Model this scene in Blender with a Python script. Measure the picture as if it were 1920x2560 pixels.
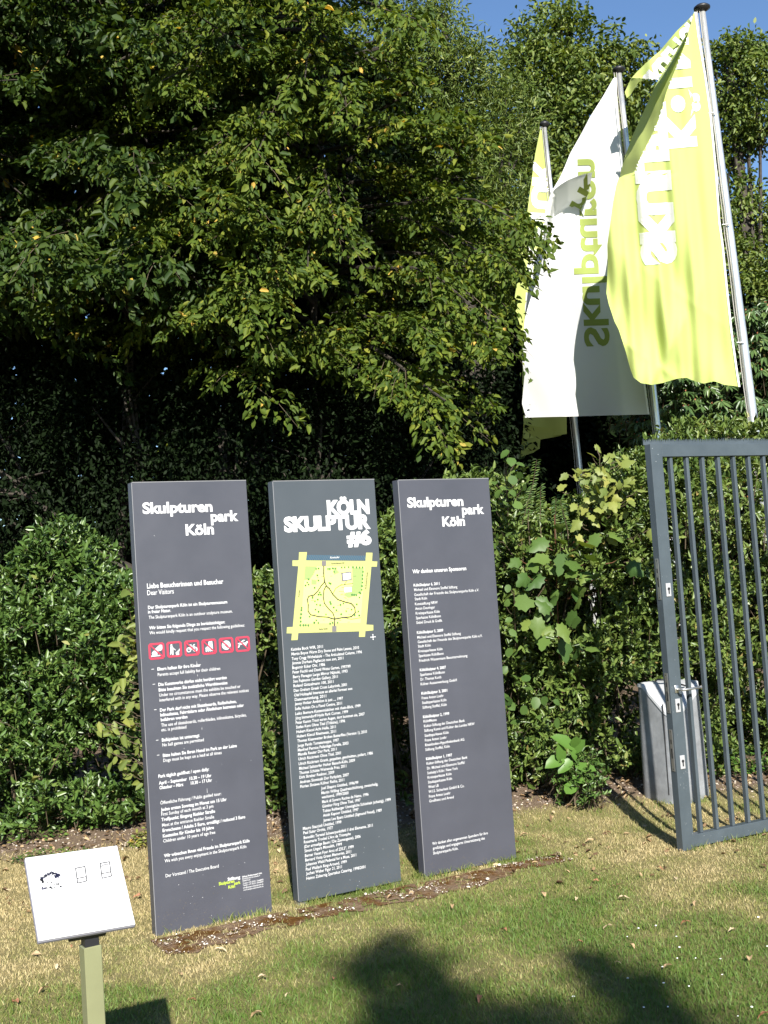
import bpy, math, random
import numpy as np
from mathutils import Vector, Matrix

for o in list(bpy.data.objects):
    bpy.data.objects.remove(o)
SC = bpy.context.scene
COL = SC.collection
R = math.radians

# ------------------------------------------------------------------ camera, sky, sun
F, PITCH, ROLL, H0 = 2900.0, 0.0591, -0.0675, 1.6
cp, sp, cr, sr = math.cos(PITCH), math.sin(PITCH), math.cos(ROLL), math.sin(ROLL)
CAM = np.array([0, 0, H0])
cam = bpy.data.cameras.new("camera")
cam.sensor_fit = 'HORIZONTAL'
cam.sensor_width = 36
cam.lens = 36 * F / 1920
cam.clip_start = 0.05
cam.clip_end = 3000
co = bpy.data.objects.new("camera", cam)
COL.objects.link(co)
SC.camera = co
xh = Vector((1, 0, 0)); uh = Vector((0, -sp, cp)); fh = Vector((0, cp, sp))
rx = xh * cr + uh * sr
ux = xh * -sr + uh * cr
M = Matrix(((rx.x, ux.x, -fh.x, 0), (rx.y, ux.y, -fh.y, 0), (rx.z, ux.z, -fh.z, H0), (0, 0, 0, 1)))
co.matrix_world = M

SUN_AZ, SUN_EL = R(172.5), R(32)
to_sun = Vector((math.sin(SUN_AZ) * math.cos(SUN_EL), math.cos(SUN_AZ) * math.cos(SUN_EL), math.sin(SUN_EL)))
W = bpy.data.worlds.new("World")
SC.world = W
W.use_nodes = True
nt = W.node_tree
bg = nt.nodes['Background']
sky = nt.nodes.new('ShaderNodeTexSky')
sky.sky_type = 'NISHITA'
sky.sun_disc = False
sky.sun_elevation = SUN_EL
sky.sun_rotation = SUN_AZ
sky.air_density = 1.0
sky.dust_density = 0.2
sky.ozone_density = 5.5
nt.links.new(sky.outputs[0], bg.inputs[0])
bg.inputs[1].default_value = 0.07
sl = bpy.data.lights.new("sun", 'SUN')
sl.energy = 5.0
sl.angle = R(0.53)
sl.color = (1.0, 0.955, 0.87)
so = bpy.data.objects.new("sun", sl)
COL.objects.link(so)
so.rotation_euler = (-to_sun).to_track_quat('-Z', 'Y').to_euler()
SC.view_settings.view_transform = 'Standard'
SC.view_settings.look = 'None'
SC.view_settings.gamma = 1
SC.view_settings.use_curve_mapping = False
SC.view_settings.exposure = 1.25
SC.cycles.max_bounces = 5
SC.cycles.diffuse_bounces = 2
SC.cycles.glossy_bounces = 2
SC.cycles.transmission_bounces = 4

# ------------------------------------------------------------------ helpers
def ray(x, y):
    X = (x - 960) / F; Y = (y - 1280) / F
    X, Y = X * cr + Y * sr, -X * sr + Y * cr
    return np.array([X, cp + Y * sp, sp - Y * cp])
def at(x, y, d):
    r = ray(x, y); return CAM + r * (d / r[1])
def gnd(x, y, z=0.0):
    r = ray(x, y); return CAM + r * ((z - H0) / r[2])
def zm(x, y, s, ox, oy):
    return ox + x / s, oy + y / s

rng = np.random.default_rng(11)
random.seed(4)

def tag(o, label=None, cat=None, group=None, kind=None):
    if label: o['label'] = label
    if cat: o['category'] = cat
    if group: o['group'] = group
    if kind: o['kind'] = kind
    return o
def empty(name, loc=(0, 0, 0), rz=0.0):
    o = bpy.data.objects.new(name, None)
    COL.objects.link(o)
    o.location = loc; o.rotation_euler = (0, 0, rz)
    o.empty_display_size = 0.2
    return o
def link(name, me, mat, parent=None, loc=None):
    o = bpy.data.objects.new(name, me)
    COL.objects.link(o)
    for m in (mat if isinstance(mat, (list, tuple)) else [mat]):
        if m: me.materials.append(m)
    if parent: o.parent = parent
    if loc is not None: o.location = loc
    return o

class MB:
    """collects boxes, tubes and polygons and links them as one mesh"""
    def __init__(s): s.v = []; s.f = []; s.m = []
    def add(s, vs, fs, mi=0):
        b = len(s.v)
        s.v += [tuple(float(c) for c in v) for v in vs]
        s.f += [tuple(b + i for i in f) for f in fs]
        s.m += [mi] * len(fs)
    def box(s, x0, x1, y0, y1, z0, z1, mi=0, c=0.0):
        if c <= 0:
            vs = [(x, y, z) for z in (z0, z1) for y in (y0, y1) for x in (x0, x1)]
            s.add(vs, [(0, 2, 3, 1), (4, 5, 7, 6), (0, 1, 5, 4), (2, 6, 7, 3), (0, 4, 6, 2), (1, 3, 7, 5)], mi)
        else:  # chamfered box
            X = (x0, x1); Y = (y0, y1); Z = (z0, z1); vs = []; idx = {}
            for i in (0, 1):
                for j in (0, 1):
                    for k in (0, 1):
                        for a in range(3):
                            p = [X[i] + (c if i == 0 else -c), Y[j] + (c if j == 0 else -c), Z[k] + (c if k == 0 else -c)]
                            p[a] = (X[i], Y[j], Z[k])[a]
                            idx[(i, j, k, a)] = len(vs); vs.append(p)
            fs = []
            for a in range(3):
                b_, c_ = [q for q in range(3) if q != a]
                for s_ in (0, 1):
                    q = []
                    for (u, w) in ((0, 0), (1, 0), (1, 1), (0, 1)):
                        t = [0, 0, 0]; t[a] = s_; t[b_] = u; t[c_] = w
                        q.append(idx[(*t, a)])
                    fs.append(tuple(q))
            for a in range(3):  # edges along axis a
                b_, c_ = [q for q in range(3) if q != a]
                for u in (0, 1):
                    for w in (0, 1):
                        t0 = [0, 0, 0]; t0[b_] = u; t0[c_] = w; t1 = list(t0); t1[a] = 1
                        fs.append((idx[(*t0, b_)], idx[(*t1, b_)], idx[(*t1, c_)], idx[(*t0, c_)]))
            for i in (0, 1):
                for j in (0, 1):
                    for k in (0, 1):
                        fs.append((idx[(i, j, k, 0)], idx[(i, j, k, 1)], idx[(i, j, k, 2)]))
            s.add(vs, fs, mi)
    def tube(s, pts, rad, n=8, mi=0, cap=True):
        pts = [np.array(p, float) for p in pts]
        rad = rad if hasattr(rad, '__len__') else [rad] * len(pts)
        vs = []; fs = []
        ref = np.array([0.3, 1, 0.1])
        for i, p in enumerate(pts):
            d = pts[min(i + 1, len(pts) - 1)] - pts[max(i - 1, 0)]
            d = d / (np.linalg.norm(d) + 1e-9)
            a = np.cross(d, ref); a /= np.linalg.norm(a) + 1e-9
            b = np.cross(d, a)
            for k in range(n):
                t = 2 * math.pi * k / n
                vs.append(p + (a * math.cos(t) + b * math.sin(t)) * rad[i])
        for i in range(len(pts) - 1):
            for k in range(n):
                fs.append((i * n + k, i * n + (k + 1) % n, (i + 1) * n + (k + 1) % n, (i + 1) * n + k))
        if cap:
            fs.append(tuple(range(n))[::-1]); fs.append(tuple((len(pts) - 1) * n + k for k in range(n)))
        s.add(vs, fs, mi)
    def build(s, name, mat, parent=None, loc=None, smooth=False, fix=True):
        me = bpy.data.meshes.new(name)
        me.from_pydata(s.v, [], s.f)
        if fix:
            import bmesh
            bm = bmesh.new(); bm.from_mesh(me)
            bmesh.ops.recalc_face_normals(bm, faces=bm.faces)
            bm.to_mesh(me); bm.free()
        o = link(name, me, mat, parent, loc)
        for p, mi in zip(me.polygons, s.m):
            p.material_index = mi; p.use_smooth = smooth
        return o

def np_mesh(name, V, Fq, mat, parent=None, attrs=None, smooth=False):
    """V (n,3), Fq (m,k) constant-size faces"""
    me = bpy.data.meshes.new(name)
    V = np.asarray(V, np.float32); Fq = np.asarray(Fq, np.int32)
    m, k = Fq.shape
    me.vertices.add(len(V)); me.vertices.foreach_set('co', V.ravel())
    me.loops.add(m * k); me.loops.foreach_set('vertex_index', Fq.ravel())
    me.polygons.add(m)
    me.polygons.foreach_set('loop_start', np.arange(0, m * k, k, dtype=np.int32))
    me.polygons.foreach_set('loop_total', np.full(m, k, np.int32))
    if smooth: me.polygons.foreach_set('use_smooth', np.ones(m, bool))
    me.update(calc_edges=True)
    for an, av in (attrs or {}).items():
        a = me.attributes.new(an, 'FLOAT', 'POINT')
        a.data.foreach_set('value', np.asarray(av, np.float32))
    return link(name, me, mat, parent)

# ------------------------------------------------------------------ materials
def new_mat(name):
    m = bpy.data.materials.new(name); m.use_nodes = True
    t = m.node_tree; b = t.nodes['Principled BSDF']
    return m, t, b
def pmat(name, col, rough=0.5, metal=0.0, spec=0.5, noise=0.0, scale=8.0, bump=0.0, bscale=60.0, rvar=0.0):
    m, t, b = new_mat(name)
    b.inputs['Roughness'].default_value = rough
    b.inputs['Metallic'].default_value = metal
    b.inputs['Specular IOR Level'].default_value = spec
    c = (*col, 1)
    b.inputs['Base Color'].default_value = c
    tc = t.nodes.new('ShaderNodeTexCoord')
    if noise > 0 or rvar > 0:
        n = t.nodes.new('ShaderNodeTexNoise'); n.inputs['Scale'].default_value = scale; n.inputs['Detail'].default_value = 8
        n.inputs['Roughness'].default_value = 0.65
        t.links.new(tc.outputs['Object'], n.inputs['Vector'])
        if noise > 0:
            r = t.nodes.new('ShaderNodeMapRange'); r.inputs[1].default_value = 0.3; r.inputs[2].default_value = 0.7
            r.inputs[3].default_value = 1 - noise; r.inputs[4].default_value = 1 + noise
            t.links.new(n.outputs[0], r.inputs[0])
            mx = t.nodes.new('ShaderNodeVectorMath'); mx.operation = 'SCALE'; mx.inputs[0].default_value = col
            t.links.new(r.outputs[0], mx.inputs[3]); t.links.new(mx.outputs[0], b.inputs['Base Color'])
        if rvar > 0:
            r2 = t.nodes.new('ShaderNodeMapRange'); r2.inputs[1].default_value = 0.3; r2.inputs[2].default_value = 0.7
            r2.inputs[3].default_value = max(0.02, rough - rvar); r2.inputs[4].default_value = rough + rvar
            t.links.new(n.outputs[0], r2.inputs[0]); t.links.new(r2.outputs[0], b.inputs['Roughness'])
    if bump > 0:
        n2 = t.nodes.new('ShaderNodeTexNoise'); n2.inputs['Scale'].default_value = bscale; n2.inputs['Detail'].default_value = 6
        t.links.new(tc.outputs['Object'], n2.inputs['Vector'])
        bp = t.nodes.new('ShaderNodeBump'); bp.inputs['Strength'].default_value = bump; bp.inputs['Distance'].default_value = 0.01
        t.links.new(n2.outputs[0], bp.inputs['Height']); t.links.new(bp.outputs[0], b.inputs['Normal'])
    return m
def ramp_mat(name, stops, rough=0.5, trans=0.25, spec=0.4, attr='tint', tcol=None):
    """colour from a per-leaf attribute, mixed with translucency"""
    m, t, b = new_mat(name)
    a = t.nodes.new('ShaderNodeAttribute'); a.attribute_name = attr
    r = t.nodes.new('ShaderNodeValToRGB')
    while len(r.color_ramp.elements) < len(stops): r.color_ramp.elements.new(0.5)
    for e, (p, c) in zip(r.color_ramp.elements, stops):
        e.position = p; e.color = (*c, 1)
    t.links.new(a.outputs['Fac'], r.inputs[0]); t.links.new(r.outputs[0], b.inputs['Base Color'])
    b.inputs['Roughness'].default_value = rough
    b.inputs['Specular IOR Level'].default_value = spec
    if trans > 0:
        tr = t.nodes.new('ShaderNodeBsdfTranslucent')
        g = t.nodes.new('ShaderNodeMix'); g.data_type = 'RGBA'; g.blend_type = 'MULTIPLY'
        g.inputs[0].default_value = 1
        g.inputs[7].default_value = (*(tcol or (1.25, 1.15, 0.35)), 1)
        t.links.new(r.outputs[0], g.inputs[6]); t.links.new(g.outputs[2], tr.inputs[0])
        mx = t.nodes.new('ShaderNodeMixShader'); mx.inputs[0].default_value = trans
        t.links.new(b.outputs[0], mx.inputs[1]); t.links.new(tr.outputs[0], mx.inputs[2])
        t.links.new(mx.outputs[0], t.nodes['Material Output'].inputs[0])
    return m
def cloth_mat(name, col, tcol, tr=0.35):
    m, t, b = new_mat(name)
    b.inputs['Base Color'].default_value = (*col, 1); b.inputs['Roughness'].default_value = 0.75
    b.inputs['Specular IOR Level'].default_value = 0.2
    tl = t.nodes.new('ShaderNodeBsdfTranslucent'); tl.inputs[0].default_value = (*tcol, 1)
    mx = t.nodes.new('ShaderNodeMixShader'); mx.inputs[0].default_value = tr
    t.links.new(b.outputs[0], mx.inputs[1]); t.links.new(tl.outputs[0], mx.inputs[2])
    t.links.new(mx.outputs[0], t.nodes['Material Output'].inputs[0])
    return m

M_STELE = pmat('anthracite paint', (0.053, 0.055, 0.069), 0.42, noise=0.09, scale=2.2, bump=0.05, bscale=260, rvar=0.08)
M_STELE2 = pmat('anthracite blue paint', (0.050, 0.059, 0.069), 0.42, noise=0.05, scale=3, bump=0.03, bscale=300, rvar=0.05)
M_EDGE = pmat('worn panel edge', (0.2, 0.2, 0.21), 0.4)
M_WHITE = pmat('white lettering', (0.52, 0.52, 0.53), 0.55)
M_LIME = pmat('lime print', (0.34, 0.44, 0.04), 0.6)
M_MAPY = pmat('map pale yellow', (0.36, 0.37, 0.125), 0.6)
M_MAPG = pmat('map pale green', (0.23, 0.32, 0.10), 0.6)
M_MAPT = pmat('map tree green', (0.05, 0.15, 0.035), 0.6)
M_MAPR = pmat('map road brown', (0.055, 0.045, 0.03), 0.6)
M_MAPB = pmat('map river blue', (0.025, 0.07, 0.11), 0.6)
M_MAPX = pmat('map grey', (0.13, 0.12, 0.12), 0.6)
M_RED = pmat('signal red print', (0.36, 0.025, 0.055), 0.6)
M_GATE = pmat('slate blue steel paint', (0.052, 0.066, 0.077), 0.38, noise=0.12, scale=6, bump=0.05, bscale=200, rvar=0.08)
M_STEEL = pmat('brushed steel', (0.55, 0.54, 0.52), 0.35, metal=0.9, noise=0.1, scale=20)
M_DARK = pmat('black plastic', (0.012, 0.012, 0.014), 0.45)
M_GALV = pmat('galvanised zinc', (0.26, 0.27, 0.285), 0.5, metal=0.35, noise=0.22, scale=9, bump=0.1, bscale=40, rvar=0.12)
M_GALVL = pmat('galvanised lid', (0.36, 0.37, 0.38), 0.5, metal=0.2, noise=0.1, scale=14)
M_POLE = pmat('anodised pole', (0.68, 0.68, 0.66), 0.33, metal=0.75, noise=0.08, scale=5, rvar=0.08)
M_ROPE = pmat('halyard rope', (0.35, 0.33, 0.3), 0.8)
M_PANEL = pmat('white display board', (0.56, 0.56, 0.565), 0.4, noise=0.015, scale=4)
M_RIM = pmat('board rim aluminium', (0.22, 0.215, 0.25), 0.4, metal=0.3)
M_INK = pmat('black print', (0.008, 0.009, 0.014), 0.6)
M_INK2 = pmat('navy print', (0.012, 0.014, 0.05), 0.6)
M_SAGE = pmat('sage post paint', (0.175, 0.18, 0.095), 0.42, noise=0.06, scale=12)
M_BARK = pmat('bark', (0.030, 0.024, 0.017), 0.85, noise=0.35, scale=14, bump=0.7, bscale=25)  # colour darkened so the trunks sink into the shade under the crowns
M_TWIG = pmat('twig', (0.075, 0.055, 0.032), 0.8)
M_FLAGY = cloth_mat('lime flag cloth', (0.50, 0.58, 0.18), (0.36, 0.46, 0.03), 0.28)
M_FLAGW = cloth_mat('white flag cloth', (0.82, 0.82, 0.82), (0.66, 0.68, 0.66), 0.36)
M_FLAGG = cloth_mat('green flag print', (0.33, 0.40, 0.11), (0.22, 0.27, 0.02), 0.28)

# ------------------------------------------------------------------ lettering: text -> arrays
_pending = []
def text_req(s, bold=0.0, space=1.0, res=2):
    cu = bpy.data.curves.new('t', 'FONT'); cu.body = s; cu.size = 1.0; cu.resolution_u = res
    cu.offset = bold; cu.space_character = space
    o = bpy.data.objects.new('t', cu); COL.objects.link(o)
    _pending.append(o)
    return len(_pending) - 1
_done = {}
def text_flush():
    dg = bpy.context.evaluated_depsgraph_get(); dg.update()
    for i, o in enumerate(_pending):
        if i in _done: continue
        ev = o.evaluated_get(dg); me = ev.to_mesh()
        V = np.array([v.co[:] for v in me.vertices]); Fs = [tuple(p.vertices) for p in me.polygons]
        _done[i] = (V, Fs); ev.to_mesh_clear()
    for i, o in enumerate(_pending):
        if o:
            cu = o.data; bpy.data.objects.remove(o); bpy.data.curves.remove(cu); _pending[i] = None

# ================================================================== GROUND
def vnoise(x, y, s, seed):
    x = np.asarray(x) / s + 100.3; y = np.asarray(y) / s + 57.1
    xi = np.floor(x).astype(np.int64); yi = np.floor(y).astype(np.int64)
    fx = x - xi; fy = y - yi; fx = fx * fx * (3 - 2 * fx); fy = fy * fy * (3 - 2 * fy)
    def h(a, b):
        n = (a * 374761393 + b * 668265263 + seed * 974634777) & 0x7fffffff
        n = ((n ^ (n >> 13)) * 1274126177) & 0x7fffffff
        return ((n ^ (n >> 16)) & 0xffff) / 65535.0
    return (h(xi, yi) * (1 - fx) + h(xi + 1, yi) * fx) * (1 - fy) + (h(xi, yi + 1) * (1 - fx) + h(xi + 1, yi + 1) * fx) * fy
def fbm(x, y, s, seed):
    return (vnoise(x, y, s, seed) * 0.5 + vnoise(x, y, s * 0.45, seed + 1) * 0.3 + vnoise(x, y, s * 0.2, seed + 2) * 0.2)
def gz(x, y):
    x = np.asarray(x, float); y = np.asarray(y, float)
    t = np.clip((y - 7.0) / 1.4, 0, 1); t = t * t * (3 - 2 * t)
    return -0.012 + 0.13 * t + 0.012 * (fbm(x, y, 1.1, 5) - 0.5) * np.clip((12 - y) / 4, 0, 1)
def soil(x, y):   # bare soil under and in front of the hedge
    e = 7.42 + 0.25 * (fbm(x, y, 0.5, 9) - 0.5) + 0.10 * np.clip(x, -1, 2.5)
    return np.clip((y - e) / 0.22, 0, 1)
def dry(x, y):
    d = fbm(x, y, 0.9, 21) * 0.75 + fbm(x, y, 0.22, 31) * 0.45 - 0.1
    d = d + 0.22 * np.clip((y - 5.7) / 1.2, 0, 1) - 0.16 * np.clip((5.5 - y) / 1.0, 0, 1) - 0.12 * np.clip(x - 0.5, 0, 1.2)
    d = d + 0.16 * np.clip((-x - 0.6), 0, 1)
    return np.clip((d - 0.27) / 0.48, 0, 1)
def axis(lo, hi, step, far):
    a = list(np.arange(lo, hi, step)); s = step
    x = hi
    while x < far: a.append(x); s *= 1.35; x += s
    s = step; x = lo; b = []
    while x > -far: s *= 1.35; x -= s; b.append(x)
    return np.array(b[::-1] + a)
ax_ = axis(-3.2, 3.6, 0.04, 900); ay_ = axis(3.0, 9.2, 0.04, 900)
GX, GY = np.meshgrid(ax_, ay_)
GZ = gz(GX, GY)
nx, ny = len(ax_), len(ay_)
ii = (np.arange(ny - 1)[:, None] * nx + np.arange(nx - 1)[None]).ravel()
m_ground, t, b = new_mat('lawn soil')
def attr_node(t, n):
    a = t.nodes.new('ShaderNodeAttribute'); a.attribute_name = n; return a
def mixc(t, fac, a, b_):
    m = t.nodes.new('ShaderNodeMix'); m.data_type = 'RGBA'
    for k, v in ((0, fac), (6, a), (7, b_)):
        if hasattr(v, 'node'): t.links.new(v, m.inputs[k])
        elif k == 0: m.inputs[0].default_value = v
        else: m.inputs[k].default_value = (*v, 1)
    return m.outputs[2]
tc = t.nodes.new('ShaderNodeTexCoord')
n1 = t.nodes.new('ShaderNodeTexNoise'); n1.inputs['Scale'].default_value = 45; n1.inputs['Detail'].default_value = 10
n1.inputs['Roughness'].default_value = 0.75
t.links.new(tc.outputs['Object'], n1.inputs['Vector'])
n3 = t.nodes.new('ShaderNodeTexVoronoi'); n3.inputs['Scale'].default_value = 55
t.links.new(tc.outputs['Object'], n3.inputs['Vector'])
g1 = mixc(t, attr_node(t, 'dry').outputs['Fac'], (0.17, 0.18, 0.055), (0.33, 0.27, 0.13))
g1 = mixc(t, n1.outputs[0], (0.11, 0.10, 0.045), g1)
s1 = mixc(t, n1.outputs[0], (0.06, 0.042, 0.028), (0.23, 0.17, 0.12))
t.links.new(mixc(t, attr_node(t, 'soil').outputs['Fac'], g1, s1), b.inputs['Base Color'])
b.inputs['Roughness'].default_value = 0.95; b.inputs['Specular IOR Level'].default_value = 0.1
bp = t.nodes.new('ShaderNodeBump'); bp.inputs['Strength'].default_value = 0.8; bp.inputs['Distance'].default_value = 0.02
t.links.new(n1.outputs[0], bp.inputs['Height']); t.links.new(bp.outputs[0], b.inputs['Normal'])
ground = np_mesh('ground', np.stack([GX.ravel(), GY.ravel(), GZ.ravel()], 1),
                 np.stack([ii, ii + 1, ii + nx + 1, ii + nx], 1), m_ground, None,
                 {'dry': dry(GX, GY).ravel(), 'soil': soil(GX, GY).ravel()}, smooth=True)
tag(ground, 'short lawn with dry straw patches and bare soil under the hedge', kind='structure')

# moss strip region (in stele coordinates)
SA = 0.5036; SO = np.array([-1.2159, 5.6181, 0.0])
SD = np.array([math.cos(SA), math.sin(SA), 0]); SN = np.array([-math.sin(SA), math.cos(SA), 0])
def strip_uv(x, y):
    dx = np.asarray(x) - SO[0]; dy = np.asarray(y) - SO[1]
    return dx * SD[0] + dy * SD[1], -(dx * SN[0] + dy * SN[1])   # s along, w in front
def in_strip(x, y):
    s, w = strip_uv(x, y)
    e0 = 0.09 * (vnoise(s, w * 0, 0.09, 77) - 0.5); wd = 0.25 + 0.14 * vnoise(s, w * 0, 0.28, 78) - 0.07 * np.clip((s - 1.3) / 0.8, 0, 1)
    ends = (s > -0.06) & (s < 2.32)
    return ends & (w > 0.035 + 0.03 * vnoise(s, s * 0, 0.2, 3)) & (w < wd + e0) & (fbm(np.asarray(x) * 1.0, y, 0.07, 19) > 0.30 + 0.9 * np.clip(w - wd + 0.08, 0, 1) + 0.25 * np.clip((s - 2.1) / 0.3, 0, 1))

# grass blades
NB = 330000
bx_ = rng.uniform(-2.9, 3.3, NB); by_ = 3.7 + (8.9 - 3.7) * rng.random(NB) ** 1.15
keep = (np.abs(bx_ + 0.02) < by_ * 0.36 + 0.15)
keep &= rng.random(NB) > soil(bx_, by_) * 0.97
ist = in_strip(bx_, by_)
keep &= ~(ist & (rng.random(NB) < 0.78))
bx_, by_ = bx_[keep], by_[keep]
def grass_blades(name, x, y, hgt, wid, dv, parent=None):
    n = len(x)
    z = gz(x, y) - 0.003
    a = rng.uniform(0, 2 * math.pi, n); lean = rng.uniform(0.2, 1.1, n) * hgt
    la = rng.uniform(0, 2 * math.pi, n)
    P = np.stack([x, y, z], 1)
    s = np.stack([np.cos(a), np.sin(a), 0 * a], 1) * wid[:, None] / 2
    l = np.stack([np.cos(la) * lean, np.sin(la) * lean, hgt], 1)
    mid = P + l * np.array([0.35, 0.35, 0.6])
    V = np.concatenate([P - s, P + s, mid + s * 0.8, mid - s * 0.8, P + l], 1).reshape(-1, 3)
    k = np.arange(n)[:, None] * 5
    Ft = np.concatenate([k + [0, 1, 2], k + [0, 2, 3], k + [3, 2, 4]], 0)
    return np_mesh(name, V, Ft, M_GRASS, parent, {'tint': np.repeat(dv, 5)})
M_GRASS = ramp_mat('grass blade', [(0, (0.085, 0.150, 0.026)), (0.33, (0.155, 0.195, 0.046)), (0.6, (0.27, 0.25, 0.095)), (1, (0.46, 0.375, 0.20))], 0.55, 0.25, 0.3)
dd = np.clip(dry(bx_, by_) + rng.normal(0, 0.17, len(bx_)), 0, 1)
grass = grass_blades('grass', bx_, by_, rng.uniform(0.007, 0.021, len(bx_)) * (0.55 + 1.1 * fbm(bx_, by_, 0.16, 71)) * (1 + 0.5 * (dd < 0.3)), rng.uniform(0.0022, 0.0042, len(bx_)), dd)
tag(grass, 'short mown grass, green in patches and straw dry in others', 'grass', kind='stuff')
# longer tufts along the feet of steles, gate and bin
tx, ty = [], []
def tuft_line(p0, p1, n, spread):
    for _ in range(n):
        k = random.random()
        c = [p0[j] + (p1[j] - p0[j]) * k for j in (0, 1)]
        if vnoise(c[0], c[1], 0.07, 91) < 0.45: continue
        tx.append(c[0] + random.gauss(0, spread)); ty.append(c[1] + random.gauss(0, spread))
for i in range(3):
    o = SO + SD * 0.7442 * i
    tuft_line(o - SN * 0.02, o + SD * 0.6 - SN * 0.02, 260, 0.012)
    tuft_line(o - SD * 0.015, o + SN * 0.09 - SD * 0.015, 120, 0.012)
GO = np.array([1.5325, 6.55, 0.0]); GA = 0.47
GD = np.array([math.cos(GA), math.sin(GA), 0]); GN = np.array([-math.sin(GA), math.cos(GA), 0])
tuft_line(GO - GN * 0.02, GO + GD * 1.5 - GN * 0.02, 420, 0.02)
tuft_line((1.35, 7.55), (1.95, 7.62), 420, 0.05)
tx, ty = np.array(tx), np.array(ty)
tuf = grass_blades('tall_grass', tx, ty, rng.uniform(0.02, 0.055, len(tx)), rng.uniform(0.003, 0.004, len(tx)), rng.uniform(0.0, 0.6, len(tx)))
tag(tuf, 'longer untrimmed grass tufts along the feet of the signs and the gate', 'grass', kind='stuff')

# moss and gravel strip
sx = np.arange(-0.2, 2.46, 0.010); sw = np.arange(0.0, 0.46, 0.010)
S_, W_ = np.meshgrid(sx, sw)
PX = SO[0] + SD[0] * S_ - SN[0] * W_; PY = SO[1] + SD[1] * S_ - SN[1] * W_
ins = in_strip(PX, PY)
PZ = gz(PX, PY) + 0.002 + 0.006 * fbm(PX, PY, 0.06, 44)
q = (np.arange(len(sw) - 1)[:, None] * len(sx) + np.arange(len(sx) - 1)[None]).ravel()
insf = ins.ravel(); fsel = insf[q] & insf[q + 1] & insf[q + len(sx)] & insf[q + len(sx) + 1]
q = q[fsel]
m_moss, t, b = new_mat('rusty moss')
tc = t.nodes.new('ShaderNodeTexCoord')
n1 = t.nodes.new('ShaderNodeTexNoise'); n1.inputs['Scale'].default_value = 6; n1.inputs['Detail'].default_value = 8; n1.inputs['Roughness'].default_value = 0.7
n2 = t.nodes.new('ShaderNodeTexNoise'); n2.inputs['Scale'].default_value = 60; n2.inputs['Detail'].default_value = 6
for n in (n1, n2): t.links.new(tc.outputs['Object'], n.inputs['Vector'])
mr = t.nodes.new('ShaderNodeMapRange'); mr.inputs[1].default_value = 0.42; mr.inputs[2].default_value = 0.58
t.links.new(n1.outputs[0], mr.inputs[0])
a = mixc(t, n2.outputs[0], (0.03, 0.016, 0.006), (0.15, 0.075, 0.024))
c = mixc(t, n2.outputs[0], (0.08, 0.055, 0.038), (0.24, 0.17, 0.115))
t.links.new(mixc(t, mr.outputs[0], c, a), b.inputs['Base Color']); b.inputs['Roughness'].default_value = 1
b.inputs['Specular IOR Level'].default_value = 0.0
bp = t.nodes.new('ShaderNodeBump'); bp.inputs['Strength'].default_value = 1; bp.inputs['Distance'].default_value = 0.01
t.links.new(n2.outputs[0], bp.inputs['Height']); t.links.new(bp.outputs[0], b.inputs['Normal'])
moss = np_mesh('moss_strip', np.stack([PX.ravel(), PY.ravel(), PZ.ravel()], 1), np.stack([q, q + 1, q + len(sx) + 1, q + len(sx)], 1), m_moss, smooth=True)
tag(moss, 'strip of rust brown moss and bare earth in front of the three grey signs', kind='structure')

def pebbles(name, x, y, r, tint, mat, zoff=0.0):
    ico = [(0, 0, 1), (0.89, 0, 0.45), (0.28, 0.85, 0.45), (-0.72, 0.53, 0.45), (-0.72, -0.53, 0.45), (0.28, -0.85, 0.45),
           (0.72, 0.53, -0.45), (-0.28, 0.85, -0.45), (-0.89, 0, -0.45), (-0.28, -0.85, -0.45), (0.72, -0.53, -0.45), (0, 0, -1)]
    fc = [(0, 1, 2), (0, 2, 3), (0, 3, 4), (0, 4, 5), (0, 5, 1), (1, 6, 2), (2, 7, 3), (3, 8, 4), (4, 9, 5), (5, 10, 1), (1, 10, 6), (2, 6, 7), (3, 7, 8), (4, 8, 9), (5, 9, 10), (11, 7, 6), (11, 8, 7), (11, 9, 8), (11, 10, 9), (11, 6, 10)]
    ico = np.array(ico); n = len(x)
    sc = np.stack([r * rng.uniform(0.8, 1.5, n), r * rng.uniform(0.6, 1.2, n), r * rng.uniform(0.4, 0.8, n)], 1)
    a = rng.uniform(0, 6.28, n)
    L = ico[None] * sc[:, None] * rng.uniform(0.85, 1.15, (n, 12, 1))
    V = np.stack([L[..., 0] * np.cos(a)[:, None] - L[..., 1] * np.sin(a)[:, None], L[..., 0] * np.sin(a)[:, None] + L[..., 1] * np.cos(a)[:, None], L[..., 2]], 2)
    V = V + np.stack([x, y, gz(x, y) + zoff + r * 0.3], 1)[:, None]
    Fc = (np.arange(n)[:, None, None] * 12 + np.array(fc)[None]).reshape(-1, 3)
    return np_mesh(name, V.reshape(-1, 3), Fc, mat, None, {'tint': np.repeat(tint, 12)})
M_STONE = ramp_mat('pebble', [(0, (0.16, 0.12, 0.10)), (0.5, (0.40, 0.34, 0.27)), (1, (0.72, 0.68, 0.6))], 0.8, 0, 0.3)
n = 2600
s = rng.uniform(-0.15, 2.42, n); w = rng.uniform(0.02, 0.42, n)
x = SO[0] + SD[0] * s - SN[0] * w; y = SO[1] + SD[1] * s - SN[1] * w
k = in_strip(x, y) & (vnoise(x, y, 0.09, 61) > 0.6)
x, y = x[k], y[k]
gr = pebbles('gravel', x, y, rng.uniform(0.0016, 0.0055, len(x)) * (1 + (rng.random(len(x)) > 0.96) * 1.1), rng.random(len(x)) ** 1.6, M_STONE, 0.012)
tag(gr, 'small pale pebbles scattered over the moss strip below the grey signs', 'gravel', kind='stuff')
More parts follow.
